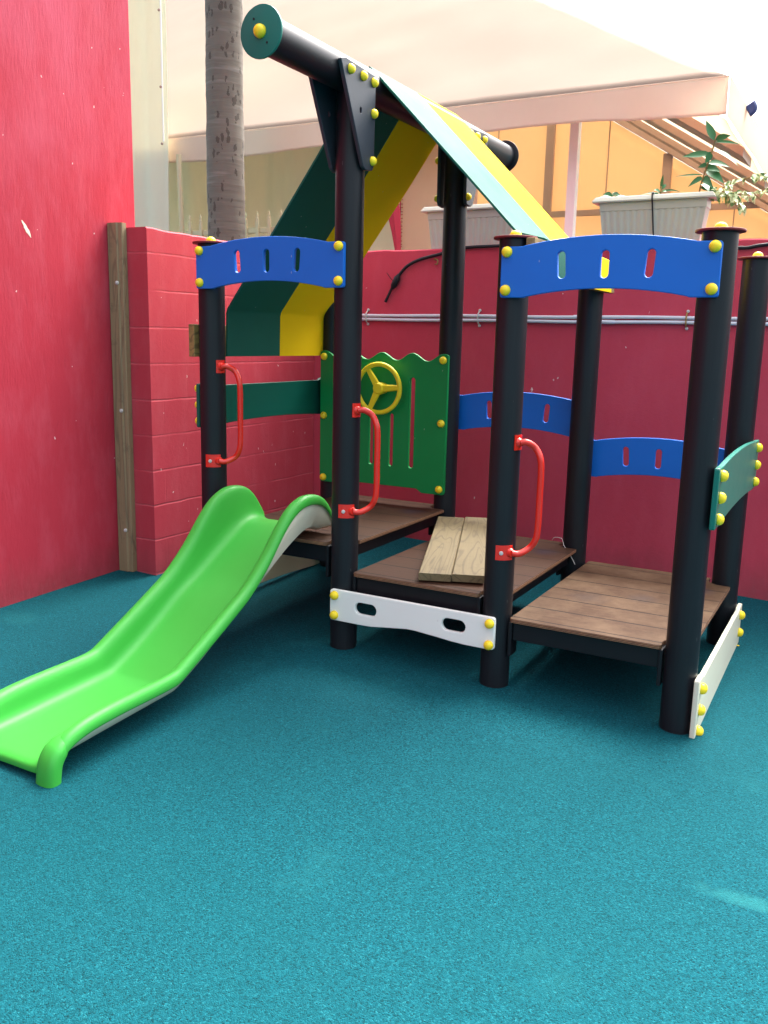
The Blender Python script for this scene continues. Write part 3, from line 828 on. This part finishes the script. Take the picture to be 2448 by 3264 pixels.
# bit of wire by the rear post
bm = bmesh.new()
tube(bm, spline([(1.395, 1.13, .402), (1.42, 1.10, .425), (1.47, 1.06, .430), (1.50, 1.01, .405), (1.545, .99, .36), (1.575, .97, .325)], 5), .0018, 6)
tag(build('wire', bm, M['steel'], smooth=True, loc=(1.47, 1.05, .4)), 'short bent wire at the foot of the rear middle post', 'wire')

# ------------------------------------------------------------------ pipes and cable on the back wall
for z, lab in ((1.607, 'upper grey conduit pipe along the back wall'), (1.580, 'lower grey conduit pipe along the back wall')):
    bm = bmesh.new()
    pts = [(-.68 + k * .16, 1.934 + .001 * math.sin(k), z + .0022 * math.sin(k * .9 + z * 40)) for k in range(45)]
    tube(bm, pts, .0105, 12)
    t = build('conduit_pipe', bm, M['conduit'], smooth=True, loc=(2, 1.934, z)); tag(t, lab, 'pipe', 'conduit pipes on the back wall')
    bm = bmesh.new(); xj = 1.19 if z > 1.6 else 1.35
    tube(bm, [(xj, 1.934, z), (xj + .09, 1.934, z)], .0125, 12); build('pipe_joint', bm, M['conduit'], t, smooth=True)
def clamp(x, lab, rusty):
    t = empty('pipe_clamp', (x, 1.945, 1.555)); tag(t, lab, 'clamp', 'clamps holding the conduit pipes')
    bm = bmesh.new()
    tube(bm, spline([(x, 1.946, 1.640), (x, 1.938, 1.632), (x, 1.922, 1.618), (x, 1.920, 1.595), (x, 1.922, 1.572), (x, 1.938, 1.560), (x, 1.946, 1.552)], 4), .0045, 8)
    build('strap', bm, M['board'] if rusty else M['steel'], t, smooth=True)
    for z in (1.644, 1.548):
        bm = bmesh.new(); tube(bm, [(x + .003, 1.949, z), (x + .003, 1.942, z), (x + .003, 1.939, z)], [.009, .009, .005], 10)
        build('screw', bm, M['steel'], t, smooth=True)
clamp(-.255, 'steel pipe clamp just right of the tall front post', False)
clamp(.568, 'steel pipe clamp between the tall rear post and middle post', False)
clamp(1.850, 'rusty pipe clamp between the right hand posts', True)

t = empty('black_cable', (.3, 1.94, 2.0)); tag(t, 'black cable sagging from the top of the back wall and ending in a frayed tail', 'cable')
bm = bmesh.new()
tube(bm, spline([(2.75, 1.93, 2.035), (2.24, 1.93, 1.998), (2.09, 1.93, 1.985), (1.7, 1.932, 2.03), (1.3, 1.94, 2.042), (.9, 1.94, 2.040), (.70, 1.938, 2.036), (.51, 1.938, 2.034), (.40, 1.936, 2.026), (.286, 1.932, 1.997), (.14, 1.93, 1.965), (.053, 1.928, 1.928), (0, 1.928, 1.880), (-.03, 1.930, 1.835)], 6), .0105, 10)
build('sheath', bm, M['black_cable'], t, smooth=True)
bm = bmesh.new(); tube(bm, [(-.010, 1.928, 1.876), (-.022, 1.926, 1.850), (-.050, 1.926, 1.800), (-.068, 1.928, 1.775)], [.008, .022, .021, .006], 10)
build('tape_lump', bm, M['black_cable'], t, smooth=True)
bm = bmesh.new(); tube(bm, spline([(-.062, 1.930, 1.790), (-.085, 1.93, 1.745), (-.112, 1.93, 1.695)], 3), .0095, 8)
tube(bm, spline([(-.04, 1.93, 1.815), (-.075, 1.928, 1.850), (-.104, 1.926, 1.885)], 3), .0022, 6)
build('tail', bm, M['black_cable'], t, smooth=True)
bm = bmesh.new(); tube(bm, spline([(.240, 1.948, 1.962), (.246, 1.935, 1.968), (.266, 1.932, 1.958), (.262, 1.935, 1.935), (.244, 1.940, 1.935)], 4), .0045, 7)
tag(build('wall_hook', bm, M['board'], smooth=True, loc=(.25, 1.95, 1.95)), 'small brass hook in the back wall under the black cable', 'hook')

# ------------------------------------------------------------------ planters
def planter(x0, x1, lab):
    zt, zb_ = 2.297, 2.036; ya, yb = 1.955, 2.125
    t = empty('planter_box', ((x0 + x1) / 2, (ya + yb) / 2, zb_)); tag(t, lab, 'planter', 'planter boxes on the back wall')
    bm = bmesh.new()
    # ribbed, tapering tub
    def loop(z, ins, ribs):
        out = []; X0, X1, Y0, Y1 = x0 + .040 + ins, x1 - .040 - ins, ya + .020 + ins * .5, yb - .020 - ins * .5
        nx, ny = 60, 12
        def r_(k): return .0030 if ribs and (k % 4) in (1, 2) else 0
        for k in range(nx): out.append((X0 + (X1 - X0) * k / nx, Y0 + r_(k), z))
        for k in range(ny): out.append((X1 - r_(k), Y0 + (Y1 - Y0) * k / ny, z))
        for k in range(nx): out.append((X1 - (X1 - X0) * k / nx, Y1 - r_(k), z))
        for k in range(ny): out.append((X0 + r_(k), Y1 - (Y1 - Y0) * k / ny, z))
        return out
    rings_loft(bm, [loop(zb_, .028, False), loop(zb_ + .02, .026, True), loop(zt - .085, .006, True), loop(zt - .080, .006, False), loop(zt - .078, .002, False), loop(zt - .03, 0, False)])
    build('tub', bm, M['planter'], t)
    bm = bmesh.new()
    def rl(z, o): return [(x0 - o, ya - o, z), (x1 + o, ya - o, z), (x1 + o, yb + o, z), (x0 - o, yb + o, z)]
    def ri(z): return [(x0 + .03, ya + .03, z), (x1 - .03, ya + .03, z), (x1 - .03, yb - .03, z), (x0 + .03, yb - .03, z)]
    rings_loft(bm, [rl(zt - .034, -.024), rl(zt - .032, 0), rl(zt - .024, .001), rl(zt - .004, -.012), rl(zt, -.016), ri(zt), ri(zt - .035)], cap=False)
    build('rim', bm, M['planter'], t)
    bm = bmesh.new(); q = ri(zt - .02); vs = [bm.verts.new(p) for p in q]; bm.faces.new(vs)
    build('soil', bm, M['soil'], t)
    return t
planter(.123, .800, 'cream ribbed planter box behind the tall rear post')
planter(1.252, 1.940, 'cream ribbed planter box with plants, left of the rear right posts')
bm = bmesh.new()
tube(bm, spline([(1.600, 2.03, 2.293), (1.600, 1.965, 2.306), (1.600, 1.945, 2.292), (1.603, 1.955, 2.24), (1.612, 1.965, 2.14), (1.622, 1.958, 2.06), (1.625, 1.945, 2.035)], 6), .0045, 8)
tag(build('drip_hose', bm, M['black_cable'], smooth=True, loc=(1.61, 1.96, 2.1)), 'thin black hose hanging over the front of the right planter', 'hose')

def leaf(bm, p, d, L_, W_, droop=.25, n=5, fold=.25, nrm=None):
    p = Vector(p); d = Vector(d).normalized(); x, y = frame_axes(d); side = x; upv = y if y.z > 0 else -y
    if nrm:
        side = d.cross(Vector(nrm) + Vector((noise.noise(p * 90), noise.noise(p * 70), noise.noise(p * 50))) * .8).normalized(); upv = side.cross(d)
    prev = None
    for k in range(n + 1):
        t = k / n; c_ = p + d * L_ * t - Vector((0, 0, droop * L_ * t * t)); wd = W_ * (math.sin(math.pi * min(1, t ** .8 * .96 + .03))) * .5
        l = bm.verts.new(c_ + side * wd + upv * wd * fold); m_ = bm.verts.new(c_); r_ = bm.verts.new(c_ - side * wd + upv * wd * fold)
        if prev: bm.faces.new((prev[0], l, m_, prev[1])); bm.faces.new((prev[1], m_, r_, prev[2]))
        prev = (l, m_, r_)
def plant(name, x, y, z, lab, stem, leaves, mat='leaf', group=None):
    t = empty(name, (x, y, z)); tag(t, lab, 'plant', group)
    bm = bmesh.new()
    for s_ in stem: tube(bm, spline([(x + q[0], y + q[1], z + q[2]) for q in s_[0]], 4), s_[1], 6)
    build('stem', bm, M['board'], t, smooth=True)
    bm = bmesh.new()
    for (q, d_, L_, W_, dr) in leaves: leaf(bm, (x + q[0], y + q[1], z + q[2]), d_, L_, W_, dr, nrm=(.35, -.75, .55))
    build('leaves', bm, M[mat], t, smooth=True)
zs = 2.28
lv = [((0, 0, .02), (-1, -.1, .5), .13, .035, .6), ((0, 0, .02), (1, .2, .45), .14, .032, .6), ((0, 0, .03), (-.5, -.6, .5), .08, .03, .5), ((0, 0, .03), (.6, -.5, .4), .09, .03, .5), ((.0, 0, .03), (.3, .5, .7), .07, .026, .4)]
plant('small_plant', 1.345, 2.04, zs, 'low leafy shoot at the left end of the right planter', [([(0, 0, 0), (0, 0, .03)], .004)], lv, group='plants in the right planter')
lv = [((0, 0, .03), (-1, -.1, .25), .12, .016, .3), ((0, 0, .04), (1, .1, .3), .12, .014, .35), ((0, 0, .03), (-.4, -.7, .6), .07, .035, .4), ((0, 0, .03), (.6, -.6, .5), .07, .035, .5), ((0, 0, .06), (.1, 0, 1), .075, .018, 0), ((0, 0, .02), (-.8, -.5, .1), .07, .03, .3), ((0, 0, .05), (.3, .3, .7), .06, .03, .3)]
plant('small_plant', 1.625, 2.04, zs, 'bushy shoot in the middle of the right planter beside the hose', [([(0, 0, 0), (.002, 0, .07)], .004)], lv, group='plants in the right planter')
stem = [([(0, 0, 0), (.012, 0, .08), (.035, 0, .17), (.055, 0, .25), (.065, 0, .30)], .005)]
lv = [((.06, 0, .30), (-.55, 0, 1), .11, .05, -.1), ((.065, 0, .30), (.9, -.2, .35), .09, .04, .2), ((.062, 0, .29), (1, .1, .05), .14, .02, .2), ((.05, 0, .23), (-1, -.1, 0), .155, .045, .05), ((.05, 0, .24), (-.3, -.4, -.8), .07, .04, .1),
      ((.055, 0, .25), (1, -.2, -.35), .16, .05, .3), ((.035, 0, .17), (-1, -.2, .1), .05, .03, .3), ((.03, 0, .15), (1, -.3, .35), .09, .06, .6), ((.03, 0, .14), (.9, -.3, -.35), .12, .06, .3), ((.02, 0, .12), (-1, 0, .1), .16, .014, .1),
      ((.02, 0, .10), (-1, -.2, -.05), .08, .04, .5), ((.015, 0, .09), (.6, -.4, .2), .09, .06, .9), ((.01, 0, .07), (.5, -.5, -.1), .08, .055, .5), ((.035, 0, .18), (1, .2, .1), .12, .05, .3), ((.01, 0, .05), (.9, -.2, .15), .10, .05, .5)]
plant('shrub', 1.835, 2.05, zs, 'tall thin shrub with long dark leaves at the right end of the planter', stem, lv, group='plants in the right planter')
# variegated trailing plant
stem = [([(0, 0, 0), (.05, -.01, .015), (.14, -.02, -.005), (.25, -.02, .0), (.40, -.02, .05), (.60, 0, .10)], .004), ([(0, 0, 0), (.08, 0, .05), (.2, 0, .085), (.34, 0, .10), (.55, 0, .085)], .004), ([(.08, -.02, .0), (.14, -.03, -.035), (.17, -.03, -.08)], .003)]
lv = []
rnd = random.Random(3)
for s_, cnt in zip(stem, (62, 44, 22)):
    pts = spline(s_[0], 8)
    for k in range(cnt):
        p_ = pts[int(len(pts) * (.06 + .93 * k / cnt))]
        q = (p_[0] + rnd.uniform(-.015, .015), p_[1] + rnd.uniform(-.02, .02), p_[2] + rnd.uniform(-.012, .014))
        lv.append((q, (rnd.uniform(-1, 1), rnd.uniform(-1, .5), rnd.uniform(-.8, .5)), rnd.uniform(.028, .05), rnd.uniform(.020, .032), .5))
plant('trailing_plant', 1.915, 2.03, zs + .005, 'cream and green variegated creeper trailing to the right of the planter', stem, lv, 'varieg', 'plants in the right planter')

# ------------------------------------------------------------------ palm, fence, curtains behind the low wall
t = empty('palm_tree', (-1.92, 2.5, gz(-1.92, 2.5))); tag(t, 'grey palm trunk with gouged bark behind the low block wall', 'palm tree')
bm = bmesh.new(); rg = []
rn = random.Random(11)
for k in range(180):
    z = -.1 + k * .05; xc = -1.925 + .006 * z + .01 * math.sin(z * 1.3); r0 = .158 - .0035 * z + rn.uniform(-.002, .002)
    rg.append([(xc + (r0 + .006 * noise.noise(Vector((math.cos(a_) * 3, math.sin(a_) * 3, z * 4)))) * math.cos(a_), 2.5 + (r0 + .006 * noise.noise(Vector((math.cos(a_) * 3, math.sin(a_) * 3, z * 4 + 9)))) * math.sin(a_), z) for a_ in [2 * math.pi * q / 40 for q in range(40)]])
rings_loft(bm, rg); build('trunk', bm, M['palm'], t, smooth=True)
bm = bmesh.new(); rn = random.Random(5)
for k in range(22):
    a_ = k * 2.399; e_ = rn.uniform(.1, 1.1); prev = None
    base = Vector((-1.875, 2.5, 8.8)); dirv = Vector((math.cos(a_) * math.cos(e_), math.sin(a_) * math.cos(e_), math.sin(e_)))
    pts = [base + dirv * s_ - Vector((0, 0, .16 * s_ * s_)) for s_ in [q * .2 for q in range(13)]]
    tube(bm, pts, [.02 - .0014 * q for q in range(13)], 5)
    for q in range(2, 13):
        dd = (pts[q] - pts[q - 1]).normalized(); sx, _ = frame_axes(dd)
        for s_ in (-1, 1):
            for h_ in (0, .1): leaf(bm, pts[q] - dd * h_, sx * s_ + dd * .5, .5 - .02 * q, .035, .5, 4, .1)
build('crown', bm, M['leaf'], t, smooth=True)

t = empty('picket_fence', (-2.0, 3.0, 0)); tag(t, 'cream painted picket fence seen over the low block wall', 'fence')
bm = bmesh.new(); box(bm, (-2.78, 3.0, 2.325), (-.95, 3.03, 2.368), .003); build('rail', bm, M['fence'], t)
bm = bmesh.new(); box(bm, (-2.78, 3.0, .5), (-.95, 3.03, .55), .003); build('rail', bm, M['fence'], t)
pk = None
for k in range(14):
    x = -2.72 + k * .125
    if pk is None:
        bm = bmesh.new()
        pl = [(-.015, 0), (.015, 0), (.015, 2.43), (.006, 2.452), (.010, 2.462), (0, 2.50), (-.010, 2.462), (-.006, 2.452), (-.015, 2.43)]
        f = [bm.verts.new((q[0], 2.985, q[1])) for q in pl]; g_ = [bm.verts.new((q[0], 2.998, q[1])) for q in pl]
        bm.faces.new(f); bm.faces.new(g_[::-1])
        for i in range(len(pl)): bm.faces.new((f[i], g_[i], g_[(i + 1) % len(pl)], f[(i + 1) % len(pl)]))
        for v in bm.verts: v.co.x += x
        pk = build('picket', bm, M['fence'], t, loc=(x, 3, 0))
    else:
        o = pk.copy(); C.objects.link(o); o.parent = t; o.location = (x + 2.0, 0, 0)

def cloth_sheet(name, x0, x1, z0, z1, y, amp, wl, mat, parent=None, nx=140, nz=24, lab=None, seed=0, zfun=None, sag=0, loc=None):
    bm = bmesh.new(); rows = []
    for i in range(nx + 1):
        x = x0 + (x1 - x0) * i / nx; col = []
        for j in range(nz + 1):
            s_ = j / nz; zb_ = z0(x) if callable(z0) else z0; zt_ = z1(x) if callable(z1) else z1
            z = zb_ + (zt_ - zb_) * s_
            a_ = noise.noise(Vector((x / wl, seed, z * .12))) + .35 * noise.noise(Vector((x / wl * 2.7, seed + 4, z * .3)))
            col.append((x, y + a_ * amp * (1 - s_ if sag else 1), z))
        rows.append(col)
    rings_loft(bm, rows, close=False, cap=False)
    o = build(name, bm, mat, parent, smooth=False, loc=loc)
    o.data.polygons.foreach_set('use_smooth', [True] * len(o.data.polygons))
    md = o.modifiers.new('s', 'SOLIDIFY'); md.thickness = .003
    return o
o = cloth_sheet('curtain', -4.4, -3.06, 0, 7.5, 3.08, .09, .30, M['curtain'], seed=2.2, loc=(-3.7, 3.1, 0)); tag(o, 'tall cream curtain between the red house wall and the laced canopy edge', 'curtain', 'cream curtains behind the fence')
o = cloth_sheet('curtain', -5.2, -1.00, 0, 3.75, 4.35, .13, .5, M['curtain'], seed=7.7, loc=(-2.3, 4.3, 0)); tag(o, 'cream curtain below the peach canopy, behind the palm and pickets', 'curtain', 'cream curtains behind the fence')
t = empty('lacing_cord', (-3.18, 3.15, 3.0)); tag(t, 'white lacing cord with dark knots down the canopy edge', 'cord')
bm = bmesh.new(); tube(bm, [(-3.052, 3.04, 3.16), (-3.050, 3.04, 7.2)], .007, 8); build('cord', bm, M['pole_white'], t, smooth=True)
for z in (3.14, 3.62, 4.25, 4.40, 4.9):
    bm = bmesh.new(); bmesh.ops.create_icosphere(bm, subdivisions=2, radius=.012, matrix=Matrix.Translation((-3.062, 3.03, z))); build('knot', bm, M['brown'], t, smooth=True)
bm = bmesh.new(); tube(bm, [(-2.80, 3.07, .0), (-2.93, 3.10, 3.05)], .022, 16)
tag(build('cream_pole', bm, M['fence'], smooth=True, loc=(-2.8, 3.07, 0)), 'slim cream pole under the left corner of the canopy', 'pole')

# ------------------------------------------------------------------ big canopy tent
T = empty('canopy_tent', (0, 4.4, 0)); tag(T, 'large peach canopy tent with orange side walls behind the back wall', 'tent')
ZE = 3.215
def zval(x):  # bottom of the valance sags between posts
    return 3.008 + .012 * math.sin(x * 3.1) - .022 * max(0, x - .8)
# front slope + valance as one cloth
def rz(s): return ZE + .70 * s - .04 * math.sin(min(1, s / 5.6) * math.pi)
bm = bmesh.new(); rows = []
XL, XC = -8.0, 1.757
nx, ns = 120, 40
SM = 5.6
for i in range(nx + 1):
    u = i / nx; row = []
    for j in range(ns + 1):
        s = SM * j / ns
        xl = XL; xr = XC - s
        x = xl + (xr - xl) * u
        wr = .030 * noise.noise(Vector((x * 1.1, s * 1.3, 3.3))) + .010 * noise.noise(Vector((x * 5, s * 1.2, 1))) - .02 * abs(math.sin(x * 1.35)) ** .35
        row.append((x, 3.2 + s, rz(s) + wr * min(1, s * 2)))
    rows.append(row)
rings_loft(bm, rows, close=False, cap=False)
o = build('roof_cloth', bm, M['canopy'], T, loc=(0, 4.4, 3.2)); o.data.polygons.foreach_set('use_smooth', [True] * len(o.data.polygons))
md = o.modifiers.new('s', 'SOLIDIFY'); md.thickness = .003
o = cloth_sheet('valance', XL, XC, zval, lambda x: ZE + .004, 3.197, .030, .55, M['valance'], T, nx=320, nz=10, seed=3, sag=1); tag(o, 'front valance of the canopy')
# right valance: runs back from the corner
bm = bmesh.new(); rows = []
for i in range(60):
    y = 3.2 + i * .1; row = []
    for j in range(8): 
        z = 2.962 + (ZE - 2.962) * j / 7; row.append((XC + .012 + .014 * noise.noise(Vector((y * 1.6, j * .1, 8))) * (1 - j / 8), y, z))
    rows.append(row)
rings_loft(bm, rows, close=False, cap=False); o = build('valance', bm, M['valance'], T); tag(o, 'side valance running back from the corner')
md = o.modifiers.new('s', 'SOLIDIFY'); md.thickness = .003
# the hem seam: a thin rolled cord where slope and valance meet
bm = bmesh.new(); tube(bm, [(XL + (XC - XL) * k / 40, 3.197, ZE + .001) for k in range(41)], .0035, 8); build('hem', bm, M['valance'], T, smooth=True)
for x, y in ((.555, 3.75), (1.66, 11.6), (-7.0, 3.75)):
    bm = bmesh.new(); box(bm, (x - .036, y - .036, -.1), (x + .036, y + .036, 3.3), .004); build('pole', bm, M['pole_white'], T)
# orange gable wall with its brown frame, deep inside the tent
def ceilz(x): return 4.339 - .62 * (x + .576)
def ctop(x): return max(2.0, min(ceilz(x), 4.80))
o = cloth_sheet('side_wall', -2.9, 3.3, .1, ctop, 9.0, .014, 1.0, M['orange'], T, nx=130, nz=20, seed=12); tag(o, 'orange gable wall')
bm = bmesh.new()
for x in (-1.436, .158): box(bm, (x - .058, 8.90, 0), (x + .058, 8.95, ceilz(x) if x > 0 else 4.8), .003)
box(bm, (-2.9, 8.905, 3.157), (3.3, 8.94, 3.236), .003)
for x in (-.639, 1.022, -2.22): box(bm, (x - .007, 8.965, 0), (x + .007, 8.975, min(4.8, ceilz(x))), .001)
build('wall_frame', bm, M['brown'], T)
def xlim(y): return max(-2.0, -.576 + (4.339 - (ZE + .7 * (y - 3.2) - .22)) / .62)
for y, wd in ((8.86, .10), (7.55, .20), (6.05, .24), (4.55, .24)):
    bm = bmesh.new(); rg = []
    for x in (xlim(y - wd) + .03, 1.73):
        z = ceilz(x); rg.append([(x, y - wd, z), (x, y + wd, z), (x, y + wd, z + .07), (x, y - wd, z + .07)])
    rings_loft(bm, rg); build('rafter', bm, M['brown'], T)
bm = bmesh.new(); rows = []
for y in [3.35 + k * .3 for k in range(20)]:
    xa = xlim(y); rows.append([(xa + (1.74 - xa) * k / 16, y, ceilz(xa + (1.74 - xa) * k / 16) + .085 - .03 * math.sin((y - 4.55) / 1.5 * math.pi) ** 2) for k in range(17)])
rings_loft(bm, rows, close=False, cap=False); o = build('ceiling_cloth', bm, M['ceiling'], T); md = o.modifiers.new('s', 'SOLIDIFY'); md.thickness = .003
# tan side wall left of the tall rear post
o = cloth_sheet('side_wall', -.905, -.20, .1, 3.15, 3.62, .018, .3, M['tan'], T, nx=50, nz=20, seed=21); tag(o, 'tan cloth side wall with a laced edge')
bm = bmesh.new(); rn = random.Random(2)
tube(bm, [(-.905, 3.60, 2.0 + k * .05) for k in range(15)], .005, 6)
for k in range(24):
    z = 2.2 + k * .030; tube(bm, [(-.93, 3.60, z), (-.880, 3.598, z + rn.uniform(-.008, .008))], .003, 5)
build('lacing', bm, M['red_cloth'], T)
# gathered red drape
bm = bmesh.new(); rg = []
for z, xl, xr in ((2.05, -.640, -.580), (2.15, -.622, -.576), (2.28, -.655, -.577), (2.40, -.692, -.583), (2.50, -.725, -.600), (2.62, -.77, -.64), (2.80, -.80, -.69)):
    n = 24; rg.append([(((xl + xr) / 2 + (xr - xl) / 2 * math.cos(a_)), 3.0 + (.030 + .006 * math.cos(5 * a_)) * math.sin(a_), z) for a_ in [2 * math.pi * k / n for k in range(n)]])
rings_loft(bm, rg)
t = build('red_drape', bm, M['red_cloth'], smooth=True, loc=(-.6, 3.0, 2.0)); tag(t, 'tapering red cloth drape standing behind the back wall, beside the laced tan cloth', 'drape')
bm = bmesh.new(); tube(bm, [(-.60, 3.0, 0), (-.60, 3.0, 2.1)], .02, 12); build('drape_pole', bm, M['brown'], t, smooth=True)

# ------------------------------------------------------------------ small lamp high at the right
t = empty('lamp', (1.80, 4.0, 3.19)); tag(t, 'small dark blue lamp hood against the white sky at the right edge', 'lamp')
bm = bmesh.new(); rg = []
ax = Vector((.80, 0, .60)).normalized(); pr_ = Vector((-.50, 0, .86))
# quarter dome, flat faces to the left
c0 = Vector((1.757, 4.0, 3.198)); a1 = Vector((1.800, 4.0, 3.128)) - c0; a2 = Vector((1.822, 4.0, 3.240)) - c0
pts = []
for k in range(13):
    t_ = k / 12 * math.pi / 2; pts.append(c0 + a1 * math.cos(t_) * 1.0 + a2 * math.sin(t_) + (a1 + a2).normalized() * .012 * math.sin(2 * t_))
for yy, s_ in ((-.03, .72), (-.018, .93), (0, 1), (.018, .93), (.03, .72)):
    cc = c0 + (a1 + a2) * .3
    rg.append([cc + (q - cc) * s_ + Vector((0, yy, 0)) for q in [c0] + pts])
rings_loft(bm, rg); build('hood', bm, M['lamp_blue'], t, smooth=False)
bm = bmesh.new(); tube(bm, [(1.815, 4.0, 3.19), (2.2, 4.02, 3.21), (2.9, 4.05, 3.22)], .003, 6); tube(bm, [(1.745, 4.0, 3.222), (1.790, 4.0, 3.255)], .0015, 5); tube(bm, [(2.9, 4.05, -.1), (2.9, 4.05, 3.3)], .03, 12)
build('lamp_arm', bm, M['pole_white'], t, smooth=True)
